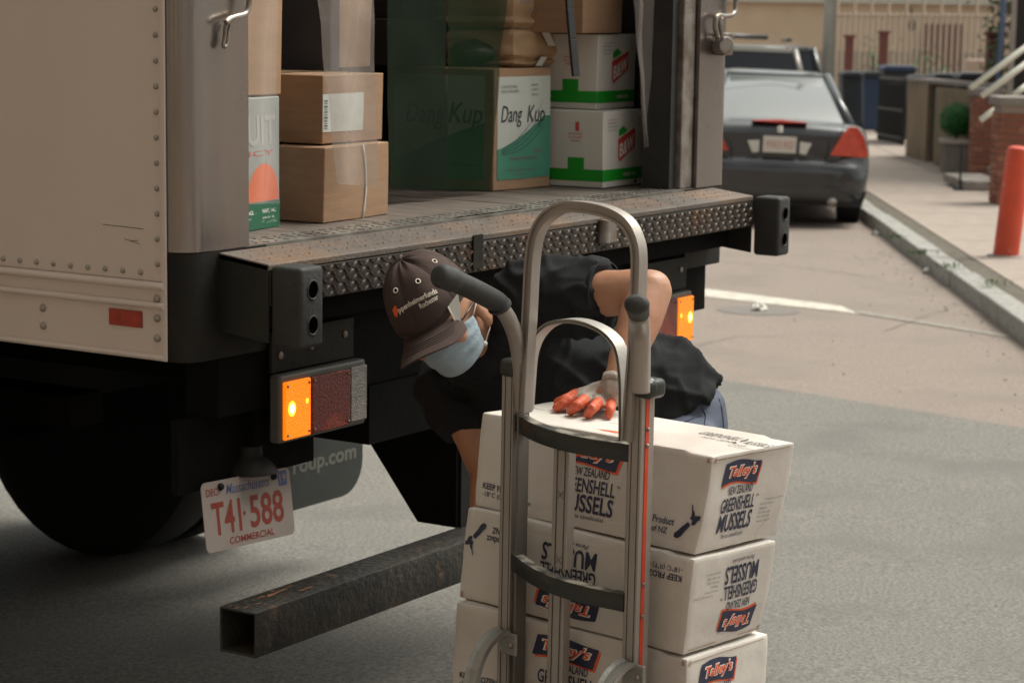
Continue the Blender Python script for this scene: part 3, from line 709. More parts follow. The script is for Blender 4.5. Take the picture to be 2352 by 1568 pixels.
carton('carton', sq(a3, bb, .34), .20, 'cardboard_pale', 'pale brown carton on top of the left stack, behind the plastic strip', 'box', 'brown cartons stacked at the left of the truck opening', jit=.006, seed=3)
# orange carton half hidden behind the left post
a = Fz(575, 530); b2 = Fz(641, 519); b2.z = a.z; a = a-(b2-a).normalized()*.20
eo, fr, lf, L1, L2 = carton('orange_carton', sq(a, b2, .4), .30, 'orange_card_grey', 'grey, orange and green printed fruit carton beside the left post', 'box', seed=4)
gridpoly(fr, .0, L1, .0, .062, 'green_print', eo)
lay('printed_text', fr, [('FLORIDA ORANGE COMPANY, INC.', L1-.125, .040, .215, .011, .02), ('PACKED AND SHIPPED FROM OUR OWN GROVES', L1-.12, .025, .19, .005, .01), ('A TRADEMARK OF ORANGE GROWERS', L1-.11, .015, .19, .005, .01)], 'ink_white', eo)
cx = L1-.078
poly(fr, [(cx-.07, .064)]+[(cx+.072*math.cos(R(t)), .075+.075*math.sin(R(t))) for t in range(180, -1, -15)]+[(cx+.07, .064)], 'orange_print', eo)
lay('printed_text', fr, [('FRUIT', L1-.13, .225, .22, .07, .02)], 'faded_print', eo)
lay('printed_text', fr, [('JUICY', L1-.13, .172, .20, .016, .0)], 'ink_red', eo)
a = Fz(575, 530, DK+.302); u_ = (b2-a); 
carton('carton', [Vector((.34, .235, DK+.305)), Vector((.60, .225, DK+.305)), Vector((.35, .58, DK+.305))], .3, 'cardboard_pale', 'pale carton on top of the orange fruit carton by the left post', 'box', seed=5)
# big green and white carton
a = Fz(1133, 440); b2 = Fz(1262, 428); b2.z = a.z; c2 = Fz(893, 425); c2.z = a.z
h = .338
ed, fr, lf, L1, L2 = carton('printed_carton', [a, b2, c2], h, 'cardboard', 'large brown edged carton printed white and green with Dang Kup lettering', 'box', seed=6)
# front (left) face and rear (right) face panels
m_ = .018
gridpoly(fr, m_*.9, L1-.002, .03, h-.022, 'dang_card', ed)
hill = lambda s: .03+.085+.105*(s**1.3) if s < .85 else .03+.085+.105*(.85**1.3)+.004
gridpoly(lambda x, z: fr(x, z, .0014), m_*.9, L1-.002, .03, 0, 'dang_green', ed, n=14, top=hill)
lay('printed_text', lambda x, z: fr(x, z, .0022), [('Dang', .078, .205, .095, .060, .0, .25), ('Kup', .190, .203, .085, .062, .0, .25)], 'ink', ed)
lay('printed_text', lambda x, z: fr(x, z, .0022), [('COMPOSTABLE', .068, .288, .075, .008, 0), ('FOOD CONTAINERS', .07, .275, .08, .008, 0), ('PAPER', .185, .291, .03, .006, 0), ('CUPS', .185, .278, .03, .006, 0), ('BOWLS', .185, .264, .03, .006, 0), ('GREEN ZNATION', .135, .088, .13, .010, .01), ('BOX', .2, .108, .04, .014, .01), ('PACKED FOR GREEN KITCHENS', .12, .056, .13, .006, 0), ('KEEP DRY', .12, .044, .06, .006, 0)], 'ink_soft', ed)
b = MB()
for k in range(4):
    pts = [fr(.035+.19*t, .10+.02*k*(t)+.075*t**2.2+.004*k, .0026) for t in [j/10 for j in range(11)]]
    for p_, r_ in zip(pts, pts[1:]): b.quad(p_, r_, r_+Vector((0, 0, .0016)), p_+Vector((0, 0, .0016)))
b.build('printed_whisk', 'ink', ed)
gridpoly(lf, .02, L2-.03, .03, h-.02, 'dang_card', ed)
hill2 = lambda s: .03+.05+.11*max(0, (s-.1)/.9)**.8
gridpoly(lambda x, z: lf(x, z, .0014), .02, L2-.03, .03, 0, 'dang_green', ed, n=14, top=hill2)
lay('printed_text', lambda x, z: lf(x, z, .0022), [('Dang', L2*.36, .20, .13, .07, .0, .25), ('Kup', L2*.74, .205, .11, .075, .004, .25), ('GREEN ZNATION', L2*.75, .07, .10, .01, 0)], 'dang_dark', ed)
# two white produce cartons
def produce(a, b2, h, lab, seed, depth=.40):
    e, fr, lf, L1, L2 = carton('produce_carton', sq(a, b2, depth), h, 'produce_card', lab, 'box', 'white produce cartons stacked at the right of the opening', seed=seed)
    gridpoly(fr, 0.0, L1, .018, .052, 'ink_green', e); gridpoly(lf, 0.0, L2, .018, .052, 'ink_green', e)
    gridpoly(lf, L2-.115, L2-.062, .050, .085, 'ink_green', e)
    cx, cz = .135, .118; s = .052
    P4 = [(cx-s*.95, cz-.035), (cx-s*.8, cz-.046), (cx+s*.95, cz-.008), (cx+s*1.0, cz+.048), (cx-s, cz+.018)]
    poly(lambda x, z: fr(x, z, .0014), P4, 'ink_red', e, 'printed_badge')
    rt_ = lambda x, z: fr(cx+(x-cx), cz+(z-cz)+(x-cx)*.33, .002)
    lay('printed_text', rt_, [('B&W', cx, cz-.002, .086, .040, .035)], 'ink_white', e)
    poly(lambda x, z: fr(x, z, .0018), [(cx-s*.95, cz+.026), (cx-s*.9, cz+.045), (cx-s*.4, cz+.055), (cx+s*.05, cz+.042), (cx-s*.3, cz+.034)], 'ink_green', e, 'printed_leaf')
    lay('printed_text', lambda x, z: fr(x, z, .0022), [('ORGANIC FIELD', cx+.02, .034, .075, .010, .01)], 'ink_white', e)
    lay('printed_text', lambda x, z: fr(x, z, .0012), [('PRODUCE OF U.S.A.', .06, h-.025, .06, .004), ('KEEP FRESH', .05, h-.035, .05, .004), ('HANDLE WITH CARE', .055, h-.045, .055, .004), ('STORE COLD', .05, h-.055, .05, .004), ('BOX', L1-.03, h-.028, .02, .006), ('50', L1-.03, h-.042, .02, .006)], 'ink_soft', e)
    lay('printed_text', lambda x, z: lf(x, z, .0012), [('1', L2-.085, h-.045, .012, .026, .01), ('BUNCHES', L2-.09, h-.066, .045, .006), ('24 COUNT', L2-.09, h-.076, .045, .006), ('FRESH', L2-.09, h-.086, .03, .006)], 'ink_red', e)
    poly(lambda x, z: lf(x, z, .0014), [(L2-.36, .12), (L2-.19, .12), (L2-.205, .16), (L2-.19, .20), (L2-.36, .20)], 'ink_red', e, 'printed_badge')
    return e
hb = .218
a = Fz(1384, 433); b2 = Fz(1473, 421); b2.z = a.z
produce(a, b2, hb, 'white produce carton with red and green print standing on the truck floor', 7)
zt = a.z+hb+.002; a_ = onax(1372, 252, 2, zt); bq = a_+(b2-a)*.97; a_.z = bq.z = zt
produce(a_, bq, hb-.004, 'white produce carton with red and green print, upper one of the pair', 8)
zt += hb; a_ = onax(1338, 77, 2, zt); a_.z = zt
carton('carton', sq(a_, a_+(b2-a)*1.0, .36), .2, 'cardboard', 'brown carton on top of the two white produce cartons', 'box', seed=9)
# kraft bags on the green carton
def bag(x0, x1, zlo, zhi, yy, lab, seed, ln=.30):
    b = MB(); n = 22; rings = []; m_ = 14
    for i in range(n+1):
        t = i/n; zz = zlo+(zhi-zlo)*t; rg = []
        ins = .010*math.exp(-((t-.2)/.07)**2)+.018*(1-min(1, t*9))+.016*(1-min(1, (1-t)*9))
        if t < .16: ins -= .008
        for (ax_, ay_, bx_, by_) in ((x0, yy, x1, yy), (x1, yy, x1, yy+ln), (x1, yy+ln, x0, yy+ln), (x0, yy+ln, x0, yy)):
            for j in range(m_):
                k = j/m_; p_ = Vector((ax_+(bx_-ax_)*k, ay_+(by_-ay_)*k, zz)); cen = Vector(((x0+x1)/2, yy+ln/2, zz)); d_ = (p_-cen)
                cor = min(k, 1-k); p_ -= d_.normalized()*(ins+.012*max(0, .12-cor)/.12-.010*math.sin(math.pi*k)*math.sin(math.pi*t))
                w_ = nz(p_+Vector((seed, 0, 0)), 11)*.010+nz(Vector((p_.x*18, p_.y*9, p_.z*45+seed)), 1)*.006; rg.append(p_+d_.normalized()*w_+Vector((0, 0, nz(p_, 12)*.006)))
        rings.append(rg)
    b.loft(rings); return b.build('kraft_bag', 'kraft', None, auto=True)
ed_top = DK+h
bx0, bx1 = onax(1180, 150, 1, .40).x, onax(1301, 150, 1, .40).x
o1 = bag(bx0, bx1, DK+h+.002, DK+h+.112, .40, '', 3); tag(o1, 'crumpled brown kraft bag with white tape lying on the green and white carton', 'bag', 'kraft bags on the big carton')
tape_pts = [(1262, 40), (1285, 105)]
def tape(pts, wd, yy, par):
    b = MB(); q = [onax(x, y, 1, yy) for x, y in pts]
    for p_, r_ in zip(q, q[1:]): b.quad(p_, p_+Vector((wd, 0, 0)), r_+Vector((wd, 0, 0)), r_)
    return b.build('tape', 'tape_white', par, recalc=False)
tape([(1238, 60), (1247, 82), (1259, 106)], .042, .386, o1); tape([(1243, 131), (1230, 152)], .035, .386, o1)
o2 = bag(bx0, bx1-.008, DK+h+.113, DK+h+.29, .40, '', 5); tag(o2, 'brown kraft bag with printing, stacked on another kraft bag', 'bag', 'kraft bags on the big carton')
tape([(1243, -30), (1240, 38)], .042, .386, o2)
lay('printed_text', flat(onax(1240, 15, 1, .386), (1, 0, 0), (0, 0, 1), .001), [('BROWN', -.07, .012, .07, .012, .01), ('BAGS', .08, .012, .05, .012, .01), ('CO 50', .0, -.01, .12, .012, .01)], 'ink_soft', o2)
# goods on top of and behind the big carton, the cartons coloured as if shaded
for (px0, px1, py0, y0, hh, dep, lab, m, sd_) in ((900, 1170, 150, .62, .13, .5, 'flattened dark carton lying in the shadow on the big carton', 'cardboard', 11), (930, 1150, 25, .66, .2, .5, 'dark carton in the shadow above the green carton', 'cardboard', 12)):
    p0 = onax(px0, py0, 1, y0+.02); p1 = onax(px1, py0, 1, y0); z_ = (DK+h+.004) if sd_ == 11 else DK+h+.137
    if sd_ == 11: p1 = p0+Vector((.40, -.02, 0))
    carton('carton', [Vector((p0.x, p0.y, z_)), Vector((p1.x, p1.y, z_)), Vector((p0.x, p0.y+dep, z_))], hh, 'shaded_card', lab, 'box', seed=sd_)
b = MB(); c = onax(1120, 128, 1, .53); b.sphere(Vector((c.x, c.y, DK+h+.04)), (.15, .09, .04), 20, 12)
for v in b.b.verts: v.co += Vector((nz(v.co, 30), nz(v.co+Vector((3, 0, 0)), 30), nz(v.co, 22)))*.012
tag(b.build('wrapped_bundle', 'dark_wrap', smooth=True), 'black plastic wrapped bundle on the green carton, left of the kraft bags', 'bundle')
# tall padded board between the left stack and the dark space
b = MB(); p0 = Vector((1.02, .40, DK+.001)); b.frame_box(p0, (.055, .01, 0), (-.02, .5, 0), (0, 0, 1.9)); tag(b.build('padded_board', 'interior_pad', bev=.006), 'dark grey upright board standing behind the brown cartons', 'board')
# more cartons deep inside, with shade put into their colour
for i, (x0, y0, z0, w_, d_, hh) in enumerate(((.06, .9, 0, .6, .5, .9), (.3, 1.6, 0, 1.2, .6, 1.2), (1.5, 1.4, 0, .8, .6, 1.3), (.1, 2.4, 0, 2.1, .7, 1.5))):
    carton('carton', [Vector((x0, y0, DK+.001)), Vector((x0+w_, y0, DK+.001)), Vector((x0, y0+d_, DK+.001))], hh, 'shaded_card', ['tall brown carton deep inside the truck behind the left stack', 'wide brown carton in the dark middle of the truck', 'tall brown carton in the dark behind the green carton', 'widest brown carton at the back of the cargo space'][i], 'box', seed=20+i)
b = MB(); q = [onax(x, y, 1, .13) for x, y in ((1300, -40), (1304, 20), (1310, 90), (1318, 176))]
for p_, r_ in zip(q, q[1:]): b.loft([[p_+Vector((0, 0, 0)), p_+Vector((.034, 0, 0)), p_+Vector((.034, .008, 0)), p_+Vector((0, .008, 0))], [r_, r_+Vector((.034, 0, 0)), r_+Vector((.034, .008, 0)), r_+Vector((0, .008, 0))]])
tag(b.build('pull_strap', 'black_strap', bev=.002), 'black webbing strap hanging in front of the white produce cartons', 'strap')
b = MB(); b.box(2.10, 2.19, .2, .26, DK+.001, DK+.13); b.box(2.192, 2.25, .2, .24, DK+.001, DK+.15); tag(b.build('rubber_chock', 'rubber', bev=.006), 'black block on the truck floor by the right post', 'block')
# plastic strip curtain; the two dark strips are added for shade
def curtain(tops, bots, yy, m, lab, seed, bulge=.02):
    b = MB(); nx, nz_ = 10, 22; V = []
    for j in range(nz_+1):
        t = j/nz_; row = []
        for i in range(nx+1):
            s = i/nx; px = (tops[0]*(1-s)+tops[1]*s)*(1-t)+(bots[0][0]*(1-s)+bots[1][0]*s)*t; py = -30*(1-t)+(bots[0][1]*(1-s)+bots[1][1]*s)*t
            p_ = onax(px, py, 1, yy); p_.y += bulge*math.sin(s*math.pi*2.2+t*1.5+seed)+nz(p_+Vector((seed, 0, 0)), 7)*.012; row.append(b.b.verts.new(p_))
        V.append(row)
    for j in range(nz_):
        for i in range(nx): b.b.faces.new([V[j][i], V[j][i+1], V[j+1][i+1], V[j+1][i]])
    o = b.build('plastic_or_shade_strip', m, smooth=True, recalc=False); return tag(o, lab, 'curtain strip', 'clear plastic curtain strips in the truck opening')  # group also takes the two strips added for shade
curtain((560, 643), ((560, 470), (642, 468)), .13, 'curtain', 'clear plastic curtain strip hanging over the orange fruit carton', 1, .01)
curtain((733, 862), ((770, 423), (861, 428)), .13, 'curtain_dense', 'clear plastic curtain strip hanging over the stack of brown cartons', 2, .012)
curtain((888, 1024), ((893, 432), (1026, 436)), .335, 'shade_strip', 'dark tinted plastic strip hanging in front of the faint Dang lettering', 4, .004)  # added strip, makes the shade over the carton's left face
curtain((1026, 1160), ((1027, 437), (1128, 440)), .345, 'shade_strip_thin', 'thin dark plastic strip before the left face of the big green carton', 5, .004)  # second added strip, weaker, for the same shade
curtain((1452, 1492), ((1476, 336), (1501, 344)), .10, 'curtain', 'clear plastic curtain strip gathered beside the right post', 3, .016)

# ================================================================== HAND TRUCK AND MUSSEL CARTONS
z0 = 4.2
TC = P(1640, 1045, z0); ZT = TC.z
FLW = lambda x, y, Z: onax(x, y, 2, Z)
TLc = FLW(1110, 945, ZT); TRc = FLW(1811, 1016, ZT)
e1d = (TC-TLc).normalized()                     # left to right along the big face
e3d = Vector((e1d.y, -e1d.x, 0)).normalized()
e3d = e3d if e3d.dot(CAM-TC) > 0 else -e3d      # towards the viewer
HB = .1893
NZ1 = [(-.02, 1.06), (.05, 1.02), (.09, .90), (.20, .80), (.24, .70), (.36, .74), (.52, .74), (.50, .62), (.40, .58), (.34, .46), (.20, .40), (.12, .46), (.16, .56), (.02, .60), (.08, .72), (.04, .88)]
NZ2 = [(.02, .46), (.10, .40), (.02, .30), (-.04, .24), (-.16, .12), (-.22, .02), (-.34, -.06), (-.46, -.10), (-.62, -.06), (-.60, .06), (-.44, .16), (-.30, .30), (-.16, .40), (-.06, .48)]
def mussel(k, top, bot, zt, zb, flip, lab):
    """top, bot: pixel positions of left, near and right corners; the boxes are soft so each is a little skewed"""
    T_, B3 = [Vector(q_) for q_ in top], [Vector(q_) for q_ in bot]
    T4 = T_+[T_[0]+T_[2]-T_[1]]; B4 = B3+[B3[0]+B3[2]-B3[1]]
    ctr = sum(T4+B4, Vector())/8
    e = empty('mussel_carton', Vector((ctr.x, ctr.y, zb)), lab, 'box', 'white mussel cartons on the hand truck')
    def raw(s, t, w_):   # s along big face left->right, t away from the viewer, w up
        lo = B4[0].lerp(B4[1], s).lerp(B4[3].lerp(B4[2], s), t); hi = T4[0].lerp(T4[1], s).lerp(T4[3].lerp(T4[2], s), t)
        return lo.lerp(hi, w_)
    def pt(s, t, w_):
        p_ = raw(s, t, w_); bl = 0
        d = Vector((0, 0, 0)); nl_ = e3d; nrr = (T4[2]-T4[1]).normalized()
        d += nl_*(.004*4*w_*(1-w_)*(1-2*t)*(.5+2*s*(1-s)))
        d += e1d*(.003*4*w_*(1-w_)*(2*s-1))
        d += Vector((nz(p_+Vector((k*7, 0, 0)), 9), nz(p_+Vector((0, k*7+3, 0)), 9), nz(p_+Vector((0, 0, k*5)), 7)))*.0032
        d += Vector((nz(p_+Vector((k, 0, 9)), 34), nz(p_+Vector((0, k, 4)), 34), 0))*.0012
        if w_ > .93: d += Vector((0, 0, -.004*(s > .9)))
        return p_+d
    n, n3, nh = 34, 14, 14; b = MB()
    def face(fn, na, nb):
        V = [[b.b.verts.new(pt(*fn(i/na, j/nb))) for j in range(nb+1)] for i in range(na+1)]
        for i in range(na):
            for j in range(nb): b.b.faces.new([V[i][j], V[i+1][j], V[i+1][j+1], V[i][j+1]])
    face(lambda a_, c_: (a_, 0, c_), n, nh); face(lambda a_, c_: (a_, 1, c_), n, nh); face(lambda a_, c_: (0, a_, c_), n3, nh); face(lambda a_, c_: (1, a_, c_), n3, nh)
    face(lambda a_, c_: (a_, c_, 1), n, n3); face(lambda a_, c_: (a_, c_, 0), n, n3)
    bmesh.ops.remove_doubles(b.b, verts=b.b.verts, dist=1e-5)
    b.build('carton_body', 'white_card', e, bev=.0035, bseg=2, auto=True)
    L_, D2, H_ = .582, .238, zt-zb
    nF = e3d; nR = e1d
    def sf(off):
        return lambda x, z: (pt(x/L_, 0, z/H_)+nF*off) if not flip else (pt(1-x/L_, 0, 1-z/H_)+nF*off)
    def sr(off):
        return lambda x, z: (pt(1, x/D2, z/H_)+nR*off) if not flip else (pt(1, 1-x/D2, 1-z/H_)+nR*off)
    def logo(s, cx, cz, wd, ht):
        def flag(fn, ex, name, m):
            b_ = MB(); V = []
            for i in range(17):
                t = i/16; yy = .10*math.sin(t*math.pi*1.6-.2)
                V.append([b_.b.verts.new(fn(cx-wd/2+wd*t-(.02+.07*(1-q_))*wd+ex[0]*wd, cz+ht*(q_-.5+yy)+ex[1]*ht)) for q_ in [j/8 for j in range(9)]])
            for i in range(16):
                for j in range(8): b_.b.faces.new([V[i][j], V[i+1][j], V[i+1][j+1], V[i][j+1]])
            b_.build(name, m, e, recalc=False)
        flag(s(.0010), (.035, -.10), 'printed_badge', 'ink_orange'); flag(s(.0016), (0, 0), 'printed_badge', 'ink_navy')
        lay('printed_text', s(.0024), [("Talley's", cx-.03*wd, cz+.01*ht, wd*.82, ht*.74, .055, .25)], 'ink_white', e)
        lay('printed_text', s(.0029), [("Talley's", cx-.03*wd, cz+.01*ht, wd*.76, ht*.64, .022, .25)], 'ink_orange', e)
    def block(s, cx, wd, top):
        logo(s, cx, .1445, wd*.98, .041)
        for t_ in (('NEW ZEALAND', cx, .1110, wd*.66, .0160, .012), ('GREENSHELL', cx-.002, .0845, wd*.92, .0275, .018), ('™', cx+wd*.49, .094, .007, .0045), ('MUSSELS', cx, .0500, wd*.90, .0350, .022), ('Perna canaliculus', cx, .0245, wd*.62, .0085, .0, .3)):
            lay('printed_text', s(.0015), [t_], 'ink_navy', e)
    block(sf, .300, .158, 0)
    lay('printed_text', sf(.0015), [('KEEP FROZEN at', .082, H_*.235, .118, .0125, .018), ('-18°C (0°F) or below', .088, H_*.145, .132, .0125, .004)], 'ink_navy', e)
    lay('printed_text', sf(.0015), [('Product', .495, H_*.285, .050, .0140, .012), ('of NZ', .489, H_*.185, .038, .0120, .012)], 'ink_navy', e)
    for isl in (NZ1, NZ2): lay('printed_map', sf(.0016), [([(.553+x*.046, .030+z*.060) for x, z in isl], 0, 0, 0, 0)], 'ink_navy', e)
    block(sr, .094, .103, 0)
    gridpoly(sr(.0035), .165, .232, .004, .070, 'clear_tape', e, 'tape', n=10, top=lambda t_: .02+.055*t_)
    gridpoly(sf(.0030), .02, .56, H_*.0+.001, .020, 'clear_tape', e, 'tape', n=30)
    lay('flap_gap', sr(.0012), [([(.012, H_-.0065), (.225, H_-.005), (.225, H_-.0065), (.012, H_-.0085)], 0, 0, 0, 0)], 'card_edge', e)
    rn = random.Random(k+3)
    for fc_, x0_ in ((sr(.0013), .004), (sf(.0013), L_-.012)):
        lay('worn_corner', fc_, [([(x0_, H_-.016), (x0_+.008, H_-.012), (x0_+.006, H_-.003), (x0_+.001, H_-.004)], 0, 0, 0, 0)], 'card_edge', e)
    lay('printed_text', sr(.0015), [('Produced by the New', .200, H_*.44, .055, .004), ('Zealand fishery', .178, H_*.395, .042, .004), ('Nelson', .170, H_*.35, .02, .004), ('Tel +64 3 528', .175, H_*.305, .034, .004), ('Fax +64 3 528', .175, H_*.26, .034, .004), ('www.mussels', .178, H_*.215, .04, .004)], 'ink_soft', e)
    return e, pt, L_, D2, H_
def tri(c_, l_, r_, Z, L1, R1):
    p_ = FLW(*c_, Z); q1 = FLW(*l_, Z); q2 = FLW(*r_, Z)
    if L1: q1 = p_+(q1-p_).normalized()*L1
    if R1: q2 = p_+(q2-p_).normalized()*R1
    return [q1, p_, q2]
lv = [ZT-HB*k for k in range(6)]; ge = .0025
E_ = [(tri((1640, 1045), (1110, 945), (1811, 1016), lv[0], 0, .222), tri((1597, 1275), (1092, 1160), (1789, 1226), lv[1]+ge, .575, .245)),
      (tri((1594, 1281), (1080, 1166), (1774, 1240), lv[1], .583, .232), tri((1569, 1505), (1058, 1372), (1753, 1444), lv[2]+ge, .580, .240)),
      (tri((1578, 1509), (1074, 1388), (1773, 1448), lv[2], .573, .250), None)]
b3 = [q_+Vector((-.008, .004, ge-HB)) for q_ in E_[2][0]]; E_[2] = (E_[2][0], b3)
for k in (3, 4):
    t_ = [q_+Vector((.006*(k-3.5), .004, -ge)) for q_ in E_[k-1][1]]; E_.append((t_, [q_+Vector((0, 0, ge-HB)) for q_ in t_]))
labs = ['white mussel carton on top of the stack, under the orange glove', 'white mussel carton printed upside down, second from the top of the stack', 'white mussel carton third from the top, its print the right way up', 'fourth white mussel carton from the top of the hand truck load', 'lowest white mussel carton, resting on the toe plate of the hand truck']
zt = ZT; BX = []
for k in range(5):
    BX.append(mussel(k, E_[k][0], E_[k][1], zt, zt-HB+.0025, k in (1, 3), labs[k])); zt -= HB
# printing, seam and flap line on the top of the upper carton
e, pt, L_, D2, H_ = BX[0]
top = lambda x, y: pt(x/L_, y/D2, 1)+Vector((0, 0, .001))
lay('printed_text', top, [('GREENSHELL MUSSELS', .50, .165, .16, .03, .01), ('NEW ZEALAND', .50, .13, .10, .012, .0)], 'ink_soft', e)
lay('printed_badge', top, [([(.27, .03), (.37, .018), (.42, .03), (.33, .042)], 0, 0, 0, 0)], 'ink_orange', e)
lay('flap_seam', top, [([(.02, .110), (.59, .1105), (.59, .1125), (.02, .112)], 0, 0, 0, 0), ([(.585, .01), (.588, .01), (.588, .215), (.585, .215)], 0, 0, 0, 0)], 'ink_soft', e)

HP0 = TC+e3d*.115                               # plane of the frame
H_ = lambda x, y, off=0: onplane(x, y, HP0+e3d*off, e3d)
ht = empty('hand_truck', Vector((H_(1300, 1300).x, H_(1300, 1300).y, gz(TC))), 'aluminium hand truck with two loops and black handles, carrying white mussel cartons', 'hand truck')
def smooth_path(pts, k=7):
    P_ = [Vector(p) for p in pts]; out = []
    for i in range(len(P_)-1):
        p0 = P_[max(i-1, 0)]; p1 = P_[i]; p2 = P_[i+1]; p3 = P_[min(i+2, len(P_)-1)]
        for j in range(k):
            t = j/k; out.append(.5*((2*p1)+(p2-p0)*t+(2*p0-5*p1+4*p2-p3)*t*t+(3*p1-p0-3*p2+p3)*t**3))
    out.append(P_[-1]); return out
def prof_i(wd, dp, lip=.004):                   # flanged strip seen edge on: ribs at both borders
    h, d = wd/2, dp/2
    return [(-h, -d), (-h+lip, -d), (-h+lip, -d*.55), (h-lip, -d*.55), (h-lip, -d), (h, -d), (h, d), (h-lip, d), (h-lip, d*.55), (-h+lip, d*.55), (-h+lip, d), (-h, d)]
big = [(1204, 945), (1210, 830), (1217, 710), (1223, 600), (1233, 540), (1256, 500), (1294, 477), (1345, 476), (1400, 488), (1440, 512), (1462, 552), (1468, 600), (1464, 700), (1460, 800), (1452, 900), (1444, 1012)]
prof = prof_i(.021, .023, .0045)
b = MB(); b.sweep(smooth_path([H_(x, y, .0) for x, y in big]), prof, e3d); b.build('tall_loop', 'alu', ht, auto=True)
b = MB()
small = [(1211, 942), (1216, 868), (1222, 812), (1238, 772), (1268, 744), (1310, 736), (1352, 742), (1396, 764), (1424, 800), (1434, 860), (1436, 930), (1436, 1012)]
b.sweep(smooth_path([H_(x, y, -.034) for x, y in small]), prof_i(.008, .030, .0015), e3d); lp = b.build('short_loop', 'alu_bright', ht, auto=True)
for (x, y) in ((1217, 855), (1213, 918)):
    b = MB(); b.sphere(H_(x+6, y, -.03), (.0045, .0045, .0045), 8, 6); b.build('rivet', 'bolt_steel', lp, smooth=True)
# rails: box section with a red stripe on the right one
UPV = Vector((0, 0, 1))
def rail(x0, y0, x1, y1, wd, dp, name, m='alu'):
    a, c = H_(x0, y0), H_(x1, y1); ax = e1d*wd; d = -e3d*dp
    b = MB(); b.loft([[p-ax/2, p+ax/2, p+ax/2+d, p-ax/2+d] for p in (a, c)]); return b.build(name, m, ht, bev=.002)
yb = 1960
rl = rail(1166, 858, 1146, yb, .031, .032, 'rail'); rr = rail(1461, 905, 1432, yb, .031, .036, 'rail')
for par, xa, ya, xb in ((rl, 1168, 858, 1148), (rr, 1461, 905, 1432)):
    for off in (-.0085, .0085):
        a, c = H_(xa, ya+4, .0012)+e1d*off, H_(xb, yb, .0012)+e1d*off
        b = MB(); b.loft([[p-e1d*.0005, p+e1d*.0005, p+e1d*.0005-e3d*.001, p-e1d*.0005-e3d*.001] for p in (a, c)]); b.build('groove', 'alu_groove', par)
a, c = H_(1461, 915), H_(1432, yb); o_ = e1d*.0156-e3d*.015
b = MB(); b.loft([[p+o_+e1d*.0012-e3d*.0045, p+o_+e1d*.0012+e3d*.0045, p+o_+e3d*.0045-e1d*.0005, p+o_-e3d*.0045-e1d*.0005] for p in (a, c)]); st = b.build('red_stripe', 'red_strip', rr)
for t in (.065, .10, .40, .47):
    p = a.lerp(c, t)+o_+e1d*.002; b = MB(); b.sphere(p, .004, 8, 6); b.build('screw', 'bolt_steel', rr, smooth=True)
# second inner flange of the left rail (dark inner side)
b = MB(); a, c = H_(1188, 948), H_(1170, yb); b.loft([[p, p+e1d*.006, p+e1d*.006-e3d*.028, p-e3d*.028] for p in (a, c)]); b.build('inner_flange', 'alu_dark', ht)
b = MB(); a, c = H_(1441, 1010, -.02), H_(1418, yb, -.02); b.loft([[p, p+e1d*.006, p+e1d*.006-e3d*.03, p-e3d*.03] for p in (a, c)]); b.build('inner_flange', 'alu', ht)
# black caps
for (x, y, s_) in ((1166, 845, 0), (1474, 893, 1)):
    c = H_(x, y, 0); wd = .040 if not s_ else .046
    b = MB(); pr = []
    for t in range(0, 181, 20): pr.append((-.022+.0, 0)) if 0 else None
    b.frame_box(c-e1d*wd/2-UPV*.018+e3d*.006, e1d*wd, UPV*.036, -e3d*.052); b.build('end_cap', 'black_plastic', ht, bev=.011, bseg=4, auto=True)
b = MB(); b.sphere(H_(1492, 888, -.012), (.016, .016, .018), 14, 10); b.build('end_cap', 'black_plastic', ht, smooth=True)
# curved crossbars
def cross(x0, y0, x1, y1, hgt, sag):
    a, c = H_(x0, y0, -.012), H_(x1, y1, -.012); n = 18; up_ = UPV
    mid = [a.lerp(c, i/n)+e3d*(sag*math.sin(math.pi*i/n)) for i in range(n+1)]
    b = MB(); b.loft([[p, p-e3d*.022, p-e3d*.022-up_*hgt, p-up_*hgt] for p in mid]); o = b.build('crossbar', 'black_plastic', ht, bev=.0015, auto=True)
    b = MB(); b.loft([[p+up_*.0012+e3d*.0003, p-e3d*.022+up_*.0012, p-e3d*.022-up_*.0006+e3d*.001, p-up_*.0006+e3d*.0003-e3d*.001] for p in mid]); b.build('crossbar_edge', 'crossbar_top', o)
cross(1179, 948, 1449, 1022, .033, .045); cross(1166, 1262, 1433, 1366, .033, .045); cross(1148, 1600, 1420, 1730, .033, .045)
# central slat
a, c = H_(1290, 1018, .008), H_(1282, 1302, .008)
def bar(a, c, wd, dp, m, name, par): 
    b = MB(); b.loft([[p-e1d*wd/2, p+e1d*wd/2, p+e1d*wd/2-e3d*dp, p-e1d*wd/2-e3d*dp] for p in (a, c)]); return b.build(name, m, par, bev=.0015)
sp = bar(H_(1290, 1012, .010), H_(1282, 1305, .010), .040, .02, 'alu', 'centre_slat', ht); sp2 = bar(H_(1278, 1352, .006), H_(1262, yb, .006), .040, .02, 'alu', 'centre_slat', ht)
for t0 in (-.010, .010):
    bar(H_(1290, 1014, .0115)+e1d*t0, H_(1282, 1303, .0115)+e1d*t0, .0018, .001, 'alu_groove', 'groove', sp); bar(H_(1278, 1354, .0075)+e1d*t0, H_(1262, yb, .0075)+e1d*t0, .0018, .001, 'alu_groove', 'groove', sp2)
for y in (1027, 1136, 1285):
    p = H_(1290-(y-1018)*.028, y, .0125); b = MB()
    for s_ in (-1, 1): d = (e1d*.008+UPV*.008*s_); b.loft([[p-d+UPV*.0009, p+d+UPV*.0009], [p-d-UPV*.0009, p+d-UPV*.0009]], closed=False, caps=False)
    b.build('stamped_cross', 'alu_groove', sp)
